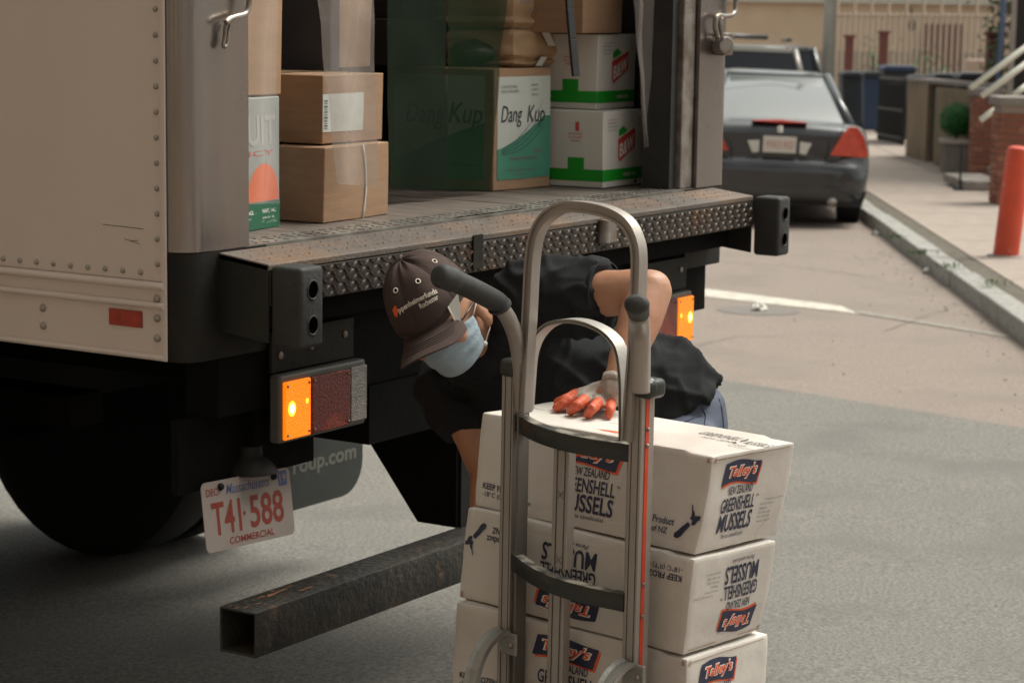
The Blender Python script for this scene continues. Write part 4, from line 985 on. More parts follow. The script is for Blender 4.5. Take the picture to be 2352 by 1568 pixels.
# curved wheel brackets, wheels and toe plate
def fender(px_list, off, name):
    pts = smooth_path([H_(x, y, o_) for x, y, o_ in px_list]); b = MB(); rings = []
    for i, p in enumerate(pts):
        t = (pts[min(i+1, len(pts)-1)]-pts[max(i-1, 0)]).normalized(); a_ = e1d; nn = t.cross(a_).normalized()
        rings.append([p-a_*.017, p+a_*.017, p+a_*.017+nn*.010, p+a_*.010+nn*.004, p-a_*.010+nn*.004, p-a_*.017+nn*.010])
    b.loft(rings); return b.build('wheel_bracket', 'alu_cast', ht, auto=True)
for dx, dy in ((0, 0), (290, 73)):
    f_ = fender([(1160+dx, 1452+dy, .003), (1136+dx, 1462+dy, .025), (1108+dx, 1498+dy, .06), (1088+dx, 1560+dy, .09), (1078+dx, 1660+dy, .11)], 0, 'f')
    b = MB(); c = H_(1164+dx, 1474+dy, .004); b.frame_box(c-e1d*.019-UPV*.022, e1d*.05, UPV*.044, e3d*.006); b.build('bracket_plate', 'alu_cast', f_, bev=.004)
    b = MB(); b.sphere(c+e1d*.018+e3d*.008-UPV*.002, .006, 10, 8); b.build('bolt', 'bolt_steel', f_, smooth=True)
for s_ in (-.20, .22):
    c = H_(1290, 1700, .13)+e1d*s_; c.z = gz(c)+.125; b = MB(); n = 28
    b.loft([[c+e1d*dx+(e3d*math.cos(t)+UPV*math.sin(t))*r_ for t in [math.tau*k/n for k in range(n)]] for r_, dx in ((.04, -.028), (.11, -.025), (.125, -.012), (.125, .012), (.11, .025), (.04, .028))]); b.build('wheel', 'tyre', ht, auto=True)
b = MB(); c = H_(1290, 1900, -.01); b.frame_box(Vector((c.x, c.y, .004))-e1d*.2, e1d*.4, -e3d*.24, UPV*.006); b.build('toe_plate', 'alu', ht, bev=.002)
# handles: bent tubes with black grips
pL = smooth_path([H_(1188, 900, .012), H_(1187, 830, .014), H_(1182, 770, .022), H_(1166, 725, .045), P(1142, 690, z0+.12)-e3d*0, ], 8)
hz = (H_(1182, 770, .03)-CAM).dot(fw)
pL = smooth_path([P(1200, 935, hz+.06), P(1196, 850, hz+.045), P(1186, 780, hz+.015), P(1167, 730, hz-.02), P(1138, 694, hz-.06), P(1105, 674, hz-.09)], 8)
b = MB(); b.tube(pL, .0155, 16); b.build('handle_tube', 'alu', ht, smooth=True)
gL = smooth_path([P(1148, 704, hz-.05), P(1140, 693, hz-.06), P(1098, 670, hz-.10), P(1060, 652, hz-.135), P(1026, 638, hz-.165), P(1004, 632, hz-.185)], 7)
nn = len(gL); b = MB(); b.tube(gL, [.0205+(.003 if i < 4 else 0)+(.0025 if i > nn-12 else 0)-(.013*max(0, (i-(nn-5))/5)**2) for i in range(nn)], 18); b.build('grip', 'grip', ht, smooth=True)
hr = (H_(1462, 760, .02)-CAM).dot(fw)
pR = smooth_path([P(1470, 900, hr+.01), P(1471, 840, hr+.0), P(1471, 775, hr-.02), P(1469, 742, hr-.05), P(1467, 722, hr-.10)], 8)
b = MB(); b.tube(pR, .0185, 16); b.build('handle_tube', 'alu', ht, smooth=True)
gR = smooth_path([P(1467, 722, hr-.09), P(1465, 710, hr-.14), P(1463, 702, hr-.19), P(1463, 697, hr-.235)], 7)
nn = len(gR); b = MB(); b.tube(gR, [.0185+.0035*(i/nn)-(.013*max(0, (i-(nn-5))/5)**2) for i in range(nn)], 18, flat=(.85, 1.05)); b.build('grip', 'grip', ht, smooth=True)
# ================================================================== PERSON
def CV(x, y, z): return RT*x+UP*y-fw*z
HC = P(996, 699, 4.78)
hS, hF, hU = CV(.82145, .3904, .4157), CV(-.1913, -.49807, .84577), CV(-.53724, .77428, .33446)
def Hd(s, f, u): return HC+hS*s+hF*f+hU*u
AX = (hS, hF, hU)
hzd = (onax(1370, 925, 2, ZT+.03)-CAM).dot(fw)          # depth of the hand on the carton
NK = P(1112, 792, 4.96); LSH = P(1222, 684, 4.88); LEL = P(1494, 668, hzd+.13); LWR = P(1414, 890, hzd+.03)
RSH = P(1045, 880, 5.08); REL = P(1128, 1085, 4.98); RWR = P(1120, 1290, 4.86)
HIP = P(1556, 985, 5.12)
person = empty('person', Vector((HIP.x, HIP.y, gz(HIP))), 'person in brown cap, blue mask, black t-shirt and jeans bending over the white cartons', 'person')
gd = gz(HIP)
toR = RS_*1.0
def leg(side):
    h0 = HIP+(-fw*.0)+Vector((fw.x, fw.y, 0)).normalized()*(.09*side)-Vector((0, 0, .02))
    knee = Vector((h0.x, h0.y, gd+.50))-Vector((RT.x, RT.y, 0))*.06; ank = Vector((h0.x, h0.y, gd+.10))+Vector((RT.x, RT.y, 0))*.05
    return h0, knee, ank
legs = [leg(-1), leg(1)]
b = MB()
b.sphere(Hd(0, -.004, .0), (.076, .094, .110), 24, 16, AX)
b.sphere(Hd(0, .030, -.070), (.058, .058, .052), 20, 12, AX); b.sphere(Hd(0, .055, -.105), (.034, .034, .028), 16, 10, AX)
b.sphere(Hd(0, .094, -.050), (.013, .020, .026), 12, 8, AX); b.sphere(Hd(0, .086, -.085), (.024, .014, .012), 12, 8, AX)
for s_ in (-1, 1):
    b.sphere(Hd(.082*s_, -.010, -.062), (.012, .024, .039), 14, 10, AX); b.sphere(Hd(.078*s_, -.004, -.092), (.008, .011, .014), 10, 8, AX)
    b.sphere(Hd(.036*s_, .070, -.055), (.030, .028, .03), 14, 10, AX)
b.capsule(Hd(0, -.03, -.075), NK, .060, .068, 16); b.capsule(NK, P(1180, 815, 5.0), .068, .11, 16); b.capsule(P(1180, 815, 5.0), P(1460, 890, 5.1), .11, .10, 16)
b.capsule(P(1460, 890, 5.1), HIP, .10, .09, 16)
def arm(sh, el, wr, mid=.0):
    b.capsule(sh, el, .056, .0455, 18); m = el.lerp(wr, .3); b.capsule(el, m, .0445, .0465, 18); b.capsule(m, wr, .0465, .0275, 18)
arm(LSH, LEL, LWR); arm(RSH, REL, RWR); b.sphere(LEL+CV(.008, .006, 0), .036, 14, 10); b.capsule(NK, LSH, .07, .06, 14); b.capsule(NK, RSH, .07, .06, 14)
b.capsule(LWR, onax(1375, 918, 2, ZT+.028), .026, .022, 14); b.capsule(RWR, P(1110, 1350, 4.85), .026, .022, 14)
for h0, kn, an in legs: b.capsule(h0, kn, .07, .045, 14); b.capsule(kn, an, .045, .032, 14); b.capsule(an, an-Vector((RT.x, RT.y, 0))*.13-Vector((0, 0, .05)), .034, .028, 12)
body_ = remesh('body', b, 'skin', person, .0065, 5, lambda p, n: nz(p, 30)*.0012)
def hit(o, px, py, off=.001):
    d = (P(px, py, 1)-CAM); M_ = o.matrix_world; Mi = M_.inverted(); ok, l, n, i_ = o.ray_cast(Mi @ CAM, (Mi.to_3x3() @ d).normalized(), distance=50)
    if not ok: return P(px, py, 4.8), -fw
    n = (M_.to_3x3() @ n).normalized(); n = n if n.dot(d) < 0 else -n
    return M_ @ l+n*off, n
# hair under the cap
b = MB(); V = []
for j in range(9):
    el = R(-38+48*j/8); row = []
    for i in range(25):
        az = R(98+164*i/24); row.append(b.b.verts.new(Hd(.0815*math.cos(el)*math.sin(az), -.006+.099*math.cos(el)*math.cos(az), .112*math.sin(el))))
    V.append(row)
for j in range(8):
    for i in range(24): b.b.faces.new([V[j][i], V[j][i+1], V[j+1][i+1], V[j+1][i]])
b.build('hair', 'hair', person, smooth=True)
# cap
def cap_pt(az, el, k=1.0):
    a = math.degrees(az) % 60; seam = math.exp(-((min(a, 60-a))/4)**2)*.0022*(1 if el > .15 else .3)
    r_ = k*(1-.02*math.cos(6*az)*math.sin(2*el))
    s_, f_, u_ = .091*math.cos(el)*math.sin(az), .108*math.cos(el)*math.cos(az), .112*math.sin(el)**1.02 if el > 0 else .112*math.sin(el)
    p_ = Vector((s_, f_, u_)); nn_ = p_.normalized(); p_ = p_*r_-nn_*seam
    w_ = nz(p_+Vector((3, 1, 2)), 22)*.0030+nz(p_, 55)*.0012
    # pinched folds radiating from the button
    w_ += .0030*math.exp(-((1.45-el)/.35)**2)*math.sin(az*11)*(el < 1.5)
    return p_+nn_*w_
def tilt(az, el): return el+R(9)*max(0, math.sin(abs(((az+math.pi) % math.tau)-math.pi)))**2*max(0, 1-(el+R(14))/R(60))
def capw(az, el, k=1.0):
    el = tilt(az, el); p_ = cap_pt(az, el, k); return Hd(p_.x-.003, p_.y, p_.z+.008)
b = MB(); V = []; NA, NE = 96, 26
for j in range(NE+1):
    el = R(-14+103.5*j/NE); V.append([b.b.verts.new(capw(math.tau*i/NA, el)) for i in range(NA)])
for j in range(NE):
    for i in range(NA): b.b.faces.new([V[j][i], V[j][(i+1) % NA], V[j+1][(i+1) % NA], V[j+1][i]])
b.b.faces.new(V[-1])
cap = b.build('cap', 'cap_cloth', person, smooth=True)
def brim_pt(s, t):
    az = R(52)*s; A_ = Vector((.0905*math.sin(az), .1065*math.cos(az), -.020))
    B2 = Vector((.080*math.sin(R(90)*s*.95), .076+.112*max(0, math.cos(R(88)*s))**.55, -.026))
    p_ = A_.lerp(B2, t); p_.z -= .006*t+3.4*(p_.x**2)*(.35+.65*t)-.010
    return p_
def sheet_solid(fn, ns, nt_, th, name, m, par):
    b = MB(); T_ = [[b.b.verts.new(fn(i/ns, j/nt_, 0)) for j in range(nt_+1)] for i in range(ns+1)]; B3 = [[b.b.verts.new(fn(i/ns, j/nt_, -th)) for j in range(nt_+1)] for i in range(ns+1)]
    for i in range(ns):
        for j in range(nt_): b.b.faces.new([T_[i][j], T_[i+1][j], T_[i+1][j+1], T_[i][j+1]]); b.b.faces.new([B3[i][j], B3[i][j+1], B3[i+1][j+1], B3[i+1][j]])
    for i in range(ns): b.b.faces.new([T_[i][nt_], T_[i+1][nt_], B3[i+1][nt_], B3[i][nt_]]); b.b.faces.new([T_[i+1][0], T_[i][0], B3[i][0], B3[i+1][0]])
    for j in range(nt_): b.b.faces.new([T_[0][j], T_[0][j+1], B3[0][j+1], B3[0][j]]); b.b.faces.new([T_[ns][j+1], T_[ns][j], B3[ns][j], B3[ns][j+1]])
    return b.build(name, m, par, auto=True)
sheet_solid(lambda a_, t, d: (lambda q_: Hd(q_.x, q_.y, q_.z+d))(brim_pt(a_*2-1, t)), 36, 10, .0035, 'cap_brim', 'cap_cloth', cap)
for t in (.40, .50, .60, .70):
    b = MB(); b.tube([(lambda q_: Hd(q_.x, q_.y, q_.z+.0006))(brim_pt(s_*.06*.98, t*(1-.35*(abs(s_)/17)**4))) for s_ in range(-13, 14)], .0007, 5); b.build('stitch_line', 'cap_seam', cap)
b = MB(); b.tube([capw(R(a_), R(-6), 1.012) for a_ in range(-52, 53, 4)], .0016, 6); b.build('stitch_line', 'cap_seam', cap, smooth=True)
b = MB(); b.sphere(capw(0, R(89), 1.0), (.007, .007, .004), 12, 8, AX); b.build('cap_button', 'cap_cloth', cap, smooth=True)
bpy.context.view_layer.update()
for (x, y) in ((998, 600), (960, 646), (909, 667)):
    c, n = hit(cap, x, y, .0006); a_ = n.orthogonal().normalized(); c_ = n.cross(a_); b = MB(); m1, m2 = 14, 6; rings = []
    V = [[b.b.verts.new(c+(a_*math.cos(u)+c_*math.sin(u))*(.0048+.0014*math.cos(v))+n*.0012*math.sin(v)) for v in [math.tau*j/m2 for j in range(m2)]] for u in [math.tau*i/m1 for i in range(m1)]]
    for i in range(m1):
        for j in range(m2): b.b.faces.new([V[i][j], V[(i+1) % m1][j], V[(i+1) % m1][(j+1) % m2], V[i][(j+1) % m2]])
    ey = b.build('eyelet', 'thread', cap, smooth=True)
    b = MB(); b.b.faces.new([b.b.verts.new(c+(a_*math.cos(u)+c_*math.sin(u))*.0036) for u in [math.tau*i/10 for i in range(10)]]); b.build('eyelet_hole', 'hole_black', ey)
def pxmap(o, a_, b_, off=.0012, drop=0):
    """surface map: x runs along the line a_-b_ (0..1), y in the same unit across it"""
    dx, dy = b_[0]-a_[0], b_[1]-a_[1]; L_ = math.hypot(dx, dy)
    return lambda x, y: hit(o, a_[0]+dx*x+dy*y, a_[1]+dy*x-dx*y+drop*(x-.5)**2, off)[0]
lay('embroidered_text', pxmap(cap, (918, 716), (1005, 670), .0013, 10), [('ppenheimerfunds', .5, .0, 1.0, -.118, .022)], 'thread', cap, sub=.03)
lay('embroidered_text', pxmap(cap, (967, 709), (1008, 686), .0013), [('Rochester', .5, .0, 1.0, -.25, .012)], 'thread', cap, sub=.05)
lay('embroidered_emblem', pxmap(cap, (902, 716), (916, 716), .0012), [([(.0, 0.3), (.45, 1.1), (1.0, .2), (.75, -.9), (.35, -.6)], 0, 0, 0, 0)], 'ink_orange', cap, sub=.2)
for a_ in (0, 60, 120, -60, -120, 180):
    b = MB(); b.tube([capw(R(a_), R(e_), 1.002) for e_ in range(-2, 88, 4)], .0009, 5); b.build('cap_seam', 'cap_seam', cap, smooth=True)
# face mask with pleats
def mask_pt(a_, t):
    az = R(-74+148*a_); u_ = -.034-.100*t+.030*(1-math.cos(az))*(1-t)*-.6+.022*(1-math.cos(az))*t
    f_ = .004+.104*math.cos(az)**.9*(1-.20*t**2.2)+.010*math.exp(-(az/.35)**2)*(1-t)
    s_ = .083*math.sin(az)*(1-.24*t**1.5)
    pl_ = .0022*math.sin(t*22)*(abs(math.cos(az))**.5)
    q_ = Vector((s_, f_+pl_, u_)); q_ += Vector((nz(q_, 40), nz(q_+Vector((4, 0, 0)), 40), 0))*.002
    return q_
mk = sheet_solid(lambda a_, t, d: (lambda q_: Hd(q_.x, q_.y+d, q_.z))(mask_pt(a_, t)), 40, 20, .0015, 'face_mask', 'mask_blue', person)
for s_ in (-1, 1):
    e0 = mask_pt(.5+.5*s_, 0); e9 = mask_pt(.5+.5*s_, 1)
    for e_, q_ in ((e0, Vector((.088*s_, -.012, -.028))), (e9, Vector((.086*s_, -.020, -.088)))):
        b = MB(); b.tube([Hd(*e_), Hd(*((e_+q_)/2+Vector((.003*s_, 0, 0)))), Hd(*q_)], .0014, 6); b.build('ear_loop', 'mask_white', mk, smooth=True)
    b = MB(); b.sphere(Hd(*e9), .006, 8, 6); b.build('loop_knot', 'mask_white', mk, smooth=True)
bpy.context.view_layer.update()
st_q = ((1052, 672), (1029, 704), (1054, 757), (1059, 722)); st_d = min([(hit(o_, x_, y_, .0)[0]-CAM).dot(fw) for x_, y_ in st_q for o_ in (body_, cap) if o_.ray_cast(CAM, (P(x_, y_, 1)-CAM).normalized())[0]])-.004
st_pts = [P(x_, y_, st_d) for x_, y_ in st_q]
dd_ = fw*.002; b = MB(); b.prism(st_pts, dd_); b.build('pale_side_piece', 'mask_white', mk)  # pale flat piece between brim and temple, its nature unknown
b = MB(); b.tube([st_pts[1]-fw*.001, st_pts[2]-fw*.001], .0016, 6); b.build('ear_loop', 'thread', mk, smooth=True)
# glasses
gl = MB(); gl.tube([Hd(.074, .082, -.030), Hd(.082, .04, -.030), Hd(.085, -.01, -.034), Hd(.083, -.03, -.05)], .0018, 6); gl.tube([Hd(-.074, .082, -.030), Hd(-.082, .04, -.030), Hd(-.085, -.01, -.034)], .0018, 6)
for s_ in (-1, 1):
    pts = [Hd(s_*.036+.030*math.cos(t), .112-.012*abs(math.cos(t)) if s_*math.cos(t) > 0 else .112, -.036+.018*math.sin(t)) for t in [math.tau*k/20 for k in range(21)]]; gl.tube(pts, .0017, 6, caps=False)
gl.tube([Hd(-.008, .113, -.032), Hd(.008, .113, -.032)], .0018, 6)
go = gl.build('glasses', 'glass_frame', person, smooth=True)
for s_ in (-1, 1):
    b = MB(); b.b.faces.new([b.b.verts.new(Hd(s_*.036+.029*math.cos(t), .1115, -.036+.017*math.sin(t))) for t in [math.tau*k/18 for k in range(18)]]); b.build('lens', 'lens', go)
# t-shirt
b = MB()
SLV = P(1388, 678, (LSH-CAM).dot(fw)*.42+(LEL-CAM).dot(fw)*.58)
def ring(c, ax, r1, r2, up_, n=24):
    ax = ax.normalized(); u = (up_-ax*up_.dot(ax)).normalized(); v = ax.cross(u); return [c+u*r1*math.cos(t)+v*r2*math.sin(t) for t in [math.tau*k/n for k in range(n)]]
b.sphere(P(1140, 790, 5.0), .115, 18, 12); b.capsule(P(1185, 812, 5.03), P(1330, 868, 5.07), .150, .148, 20); b.capsule(P(1330, 868, 5.07), P(1452, 892, 5.11), .148, .130, 20)
hd_ = CV(.567, -.823, -.05).normalized(); hc = P(1540, 936, 5.13)
b.loft([ring(P(1430, 880, 5.1), CV(1, -.1, 0), .125, .125, UP), ring(P(1500, 892, 5.12), CV(.85, -.5, 0), .124, .13, UP), ring(hc-hd_*.02, hd_, .122, .135, UP), ring(hc+hd_*.012, hd_, .124, .137, UP)])
b.capsule(NK, LSH, .095, .075, 18); b.capsule(P(1170, 790, 5.0), LSH, .12, .076, 18)
b.loft([ring(LSH, SLV-LSH, .074, .074, UP), ring(LSH.lerp(SLV, .6), SLV-LSH, .071, .069, UP), ring(SLV, SLV-LSH, .068, .064, UP)])
b.sphere(LSH, .076, 18, 12)
rs2 = P(1082, 985, 5.04); b.capsule(P(1150, 830, 5.05), RSH, .12, .085, 18); b.loft([ring(RSH, rs2-RSH, .086, .086, UP), ring(rs2, rs2-RSH, .070, .072, UP)]); b.capsule(P(1200, 880, 5.05), P(1110, 940, 5.06), .12, .085, 16)
def folds(p, n):
    q_ = p-HIP; x = q_.dot(RT); y = q_.dot(UP); z = q_.dot(fw)
    v_ = Vector((x*4+y*10, y*5-x*2.2, z*6)); f_ = nz(v_, 1.1); g_ = nz(Vector((x*24-y*9, y*16+x*3, z*16)), 1)
    h_ = nz(Vector((x*7, y*24, z*11+3)), 1)
    r1 = max(0, 1-abs(nz(Vector((x*5+y*13, y*4-x*3, z*7)), 1))*3.2)**2; r2 = max(0, 1-abs(nz(Vector((x*15-y*6+4, y*9+x*4, z*9)), 1))*3.5)**2
    d = (1-abs(f_)*2.4)*.004+g_*.005+r1*.013+r2*.008+(1-abs(h_)*3)*.003
    return d
sh = remesh('t_shirt', b, 'shirt', person, .0075, 4, folds)
b = MB(); ax_h = (SLV-LSH).normalized(); b.loft([ring(SLV-ax_h*.004, ax_h, .0725, .0685, UP, 32), ring(SLV+ax_h*.006, ax_h, .0735, .0695, UP, 32), ring(SLV+ax_h*.007, ax_h, .070, .066, UP, 32)], caps=False); b.build('sleeve_hem', 'shirt', sh, auto=True)
# jeans, shoes
b = MB()
b.loft([ring(hc-hd_*.07, hd_, .105, .118, UP), ring(hc+hd_*.05, hd_, .108, .122, UP), ring(HIP+Vector((0, 0, -.03)), CV(.15, -1, 0), .115, .125, RT)])
b.sphere(HIP+Vector((0, 0, -.02)), (.115, .115, .12), 18, 12)
for h0, kn, an in legs: b.capsule(h0-Vector((0, 0, .02)), kn, .100, .070, 18); b.capsule(kn, an, .070, .056, 18)
jn = remesh('jeans', b, 'jeans', person, .010, 4, lambda p, n: nz(p, 9)*.007+nz(Vector((p.x*8, p.y*8, p.z*30)), 1)*.003)
for h0, kn, an in legs:
    b = MB(); t_ = -Vector((RT.x, RT.y, 0)).normalized(); base = Vector((an.x, an.y, gz(an)))
    b.loft([[base+t_*(x+.02)+Vector((0, 0, z))+t_.cross(Vector((0, 0, 1)))*y*wd for y, z in ((-1, .004), (1, .004), (1, h_*.6), (.6, h_), (-.6, h_), (-1, h_*.6))] for x, wd, h_ in ((-.09, .03, .09), (-.06, .042, .11), (.02, .042, .10), (.10, .046, .065), (.16, .042, .05), (.19, .025, .03))])
    b.build('shoe', 'shoe', person, bev=.006, auto=True)
bpy.context.view_layer.update()
def seam(o, pts, r_, m, name='seam', off=.0015):
    q_ = [hit(o, x, y, off)[0] for x, y in pts]; b = MB(); b.tube(smooth_path(q_, 4), r_, 5); b.build(name, m, o, smooth=True)
seam(jn, [(1612, 938), (1620, 955), (1618, 975), (1624, 990)], .0011, 'jeans_stitch'); seam(jn, [(1650, 915), (1657, 940), (1660, 965), (1661, 985)], .0011, 'jeans_stitch'); seam(jn, [(1612, 955), (1580, 966), (1545, 982)], .0012, 'jeans_stitch')
# glove: palm, five fingers, cuff
ZG = ZT
gp = lambda x, y, h_: onax(x, y, 2, ZG+h_)
b = MB()
wr = LWR
fing = [  # knuckle, middle joint, tip (pixel, pixel, height above the carton), radius
    [(1322, 905, .030), (1300, 917, .028), (1281, 925, .016), .0108],   # thumb side
    [(1322, 914, .030), (1297, 925, .022), (1279, 936, .0112), .0108],
    [(1344, 919, .031), (1326, 931, .025), (1311, 943, .0112), .0112],
    [(1374, 925, .030), (1361, 938, .024), (1350, 950, .0110), .0108],
    [(1404, 928, .026), (1402, 941, .020), (1399, 953, .0100), .0100]]
palm = gp(1372, 912, .030); wc = LWR+(gp(1405, 898, .045)-LWR)*.8
b.sphere(gp(1366, 911, .030), (.048, .038, .026), 16, 10); b.sphere(gp(1392, 915, .026), (.034, .034, .022), 16, 10); b.sphere(gp(1340, 908, .026), (.026, .022, .018), 12, 8); b.capsule(gp(1366, 908, .034), wc, .026, .028, 14)
b.capsule(wc, LWR, .030, .030, 16)
for k_, m_, t_, r_ in fing:
    K, M2, T2 = gp(*k_), gp(*m_), gp(*t_); b.capsule(palm.lerp(K, .5), K, .017, r_*1.15, 12); b.capsule(K, M2, r_*1.12, r_*1.02, 12); b.capsule(M2, T2, r_*1.02, r_*.92, 12)
gv = remesh('glove', b, ['glove_knit', 'glove_orange'], person, .0036, 3, lambda p, n: nz(p, 120)*.0007+nz(p, 45)*.001)
segs = [(gp(*k_).lerp(gp(*m_), .15), gp(*m_), gp(*t_)) for k_, m_, t_, r_ in fing]
def dseg(p, a_, c_):
    d = c_-a_; t = max(0, min(1, (p-a_).dot(d)/d.length_squared)); return (p-a_-d*t).length
for f_ in gv.data.polygons:
    c_ = f_.center; m_ = min(min(dseg(c_, a_, q_), dseg(c_, q_, t_)) for a_, q_, t_ in segs)
    if m_ < .0150+nz(c_, 80)*.003 or c_.z < ZG+.007: f_.material_index = 1
b = MB(); b.tube([LWR.lerp(LEL, .02), LWR.lerp(LEL, .085)], [.0325, .0335], 20); b.build('glove_cuff', 'glove_knit', gv, smooth=True)
# second glove, down behind the stack
b = MB(); p0 = P(1110, 1350, 4.85); b.sphere(p0, .036, 14, 10)
for k in range(4): b.capsule(p0+Vector((0, 0, -.02))+RT*(k*.018-.027), p0+RT*(k*.020-.03)+Vector((0, 0, -.085))-fw*.02, .011, .009, 10)
b.capsule(p0, p0+RT*.045-fw*.02-Vector((0, 0, .04)), .012, .010, 10)
remesh('glove', b, 'glove_orange', person, .005, 2)

# ================================================================== CARS
def frame(p, D_, roll=0):
    D_ = D_.normalized(); r_ = Vector((D_.y, -D_.x, 0)).normalized(); D3 = (D_-Vector((0, 0, SL))).normalized(); r3 = (r_-Vector((0, 0, math.tan(roll)))).normalized(); u3 = r3.cross(D3).normalized()
    return lambda x, y, z: p+r3*x+D3*y+u3*z
def car(name, T, lab, secs, roof, paint, kind, glass='car_glass'):
    e = empty(name, T(0, 2, 0), lab, 'car', 'cars parked along the kerb')
    b = MB(); rings = []
    for y, zb, zt_, hw in secs:
        half = [(0, zb), (.8*hw, zb), (hw*.97, zb+.05), (hw, zb+.35*(zt_-zb)), (hw*1.0, zb+.62*(zt_-zb)), (hw*.975, zt_-.10), (hw*.93, zt_-.03), (hw*.75, zt_), (0, zt_+.02)]
        full = half+[(-x, z) for x, z in half[-2:0:-1]]; rings.append([T(x, y, z) for x, z in full])
    b.loft(rings); body = b.build('car_body', paint, e, auto=True)
    md = body.modifiers.new('s', 'SUBSURF'); md.levels = md.render_levels = 2
    ys0, ys1, zb, hwb, yr0, yr1, zr, hwr = roof
    def rg(y0, y1, hw, z, k=0): return [T(x, y, z) for x, y in ((-hw*.86, y0), (0, y0-.06), (hw*.86, y0), (hw, y0+.25), (hw, y1-.3), (hw*.8, y1), (0, y1+.06), (-hw*.8, y1), (-hw, y1-.3), (-hw, y0+.25))]
    b = MB(); b.loft([rg(ys0, ys1, hwb, zb-.04), rg(yr0, yr1, hwr, zr)]); b.build('windows', glass, e, auto=True)
    b = MB(); b.loft([rg(yr0-.03, yr1+.03, hwr+.018, zr-.035), rg(yr0-.0, yr1, hwr+.0, zr+.015), rg(yr0+.15, yr1-.2, hwr*.8, zr+.045)]); b.build('roof', paint, e, auto=True)
    for s_ in (-1, 1):
        for (xa, ya, xb, yb_, r_) in ((.90, .10, .90, .10, .05), (.96, -.25, .95, -.25, .03)):
            if ya > 0: p0, p1 = T(s_*hwb*.93, ys0+.10, zb-.03), T(s_*hwr*.95, yr0+.08, zr)
            else: p0, p1 = T(s_*hwb*.95, ys1-.15, zb-.03), T(s_*hwr*.93, yr1-.1, zr)
            b = MB(); b.tube([p0, p0.lerp(p1, .5)+(p1-p0).cross(RS_).normalized()*0, p1], r_, 8); b.build('pillar', paint, e, smooth=True)
        for yw in (secs[0][0]+.95, secs[-1][0]-.9):
            b = MB(); n = 24; hw = secs[3][3]; rr = .32
            b.loft([[T(s_*(hw-.2+dx), yw+r_*math.cos(t), rr+r_*math.sin(t)) for t in [math.tau*k/n for k in range(n)]] for r_, dx in ((.2, .0), (.32, .0), (.32, .19), (.2, .2))]); b.build('wheel', 'tyre', e, auto=True)
    return e
DC = Vector((math.sin(HS+R(.6)), math.cos(HS+R(.6)), 0))
p0 = g(1784, 519); p0 = c0+FH*21.35+Vector((math.cos(YA_), -math.sin(YA_), 0))*((1771-1176)/F_PX*21.6); p0.z = gz(p0)
T = frame(p0, DC, R(1.7))
sec = [(-.02, .34, .56, .66), (.02, .25, .62, .78), (.10, .22, .66, .84), (.17, .22, .90, .855), (.24, .22, .975, .865), (.62, .2, 1.0, .875), (1.4, .18, .97, .89), (2.6, .18, .95, .89), (3.6, .18, .90, .88), (4.4, .2, .76, .84), (4.72, .28, .6, .72)]
e = car('parked_sedan', T, 'dark grey sedan with red tail lights parked at the kerb', sec, (.62, 3.35, .98, .76, 1.42, 2.5, 1.405, .53), 'car_paint', 0)
def cpoly(name, pts, m, par, th=.02, Tf=None):
    Tf = Tf or T; b = MB(); n = len(pts); A_ = [b.b.verts.new(Tf(x, y-th, z)) for x, y, z in pts]; B_2 = [b.b.verts.new(Tf(x, y+.12, z)) for x, y, z in pts]
    b.b.faces.new(A_); b.b.faces.new(B_2[::-1])
    for i in range(n): b.b.faces.new([A_[i], A_[(i+1) % n], B_2[(i+1) % n], B_2[i]])
    return b.build(name, m, par)
# rounded rear bumper, trunk recess shade, lights, plate
b = MB(); rg = []
for zz, k in ((.36, -.02), (.42, 0), (.53, .03), (.555, .02), (.57, -.02)):
    rg.append([T(x, (abs(x)/.86)**4*.22-k-.03, zz) for x in [(.845*math.sin(R(90)*t/10)) for t in range(-10, 11)]]+[T(x, .4, zz) for x in (.84, -.84)])
b.loft(rg); b.build('bumper', 'car_paint', e, auto=True)
cpoly('bumper_lower', [(-.80, .09, .22), (.80, .09, .22), (.84, .09, .37), (-.84, .09, .37)], 'car_dark', e)
cpoly('boot_trim', [(-.53, .09, .575), (.53, .09, .575), (.635, .09, .80), (.58, .09, .875), (-.58, .09, .875), (-.635, .09, .80)], 'car_paint', e, .022)
cpoly('boot_recess_shade', [(-.50, .09, .60), (.50, .09, .60), (.60, .09, .80), (.56, .09, .86), (-.56, .09, .86), (-.60, .09, .80)], 'black_paint', e, .035)  # dark plate, the recess's shade is put into its colour
for s_ in (-1, 1):
    cpoly('tail_light', [(s_*.475, .12, .70), (s_*.56, .12, .86), (s_*.64, .12, .965), (s_*.72, .13, .965), (s_*.79, .16, .88), (s_*.835, .22, .72), (s_*.83, .22, .685)], 'tail_red', e, .09)
    cpoly('reversing_light', [(s_*.19, .05, .70), (s_*.25, .05, .69), (s_*.30, .05, .80), (s_*.19, .05, .81)], 'tail_clear', e, .01)
pl2 = cpoly('licence_plate', [(-.155, .04, .70), (.155, .04, .70), (.155, .04, .85), (-.155, .04, .85)], 'car_plate', e, .02)
lay('plate_number', lambda x, y: T(x, .018, y), [('93KS RD', 0, .775, .25, .065, .0)], 'plate_pink', pl2)
cpoly('brake_light', [(-.26, .22, .985), (.0, .22, .972), (.26, .22, .985), (.0, .22, 1.0)], 'ink_red', e, .04)
b = MB(); c = T(0, .10, .915); b.box(c.x-.02, c.x+.02, c.y-.02, c.y+.02, c.z-.03, c.z+.03); b.build('badge', 'tail_clear', e, bev=.005)
for s_ in (.52,): b = MB(); b.tube([T(s_, .0, .26), T(s_, .3, .26)], .045, 12); b.build('exhaust', 'chrome_rod', e, smooth=True)
b = MB()
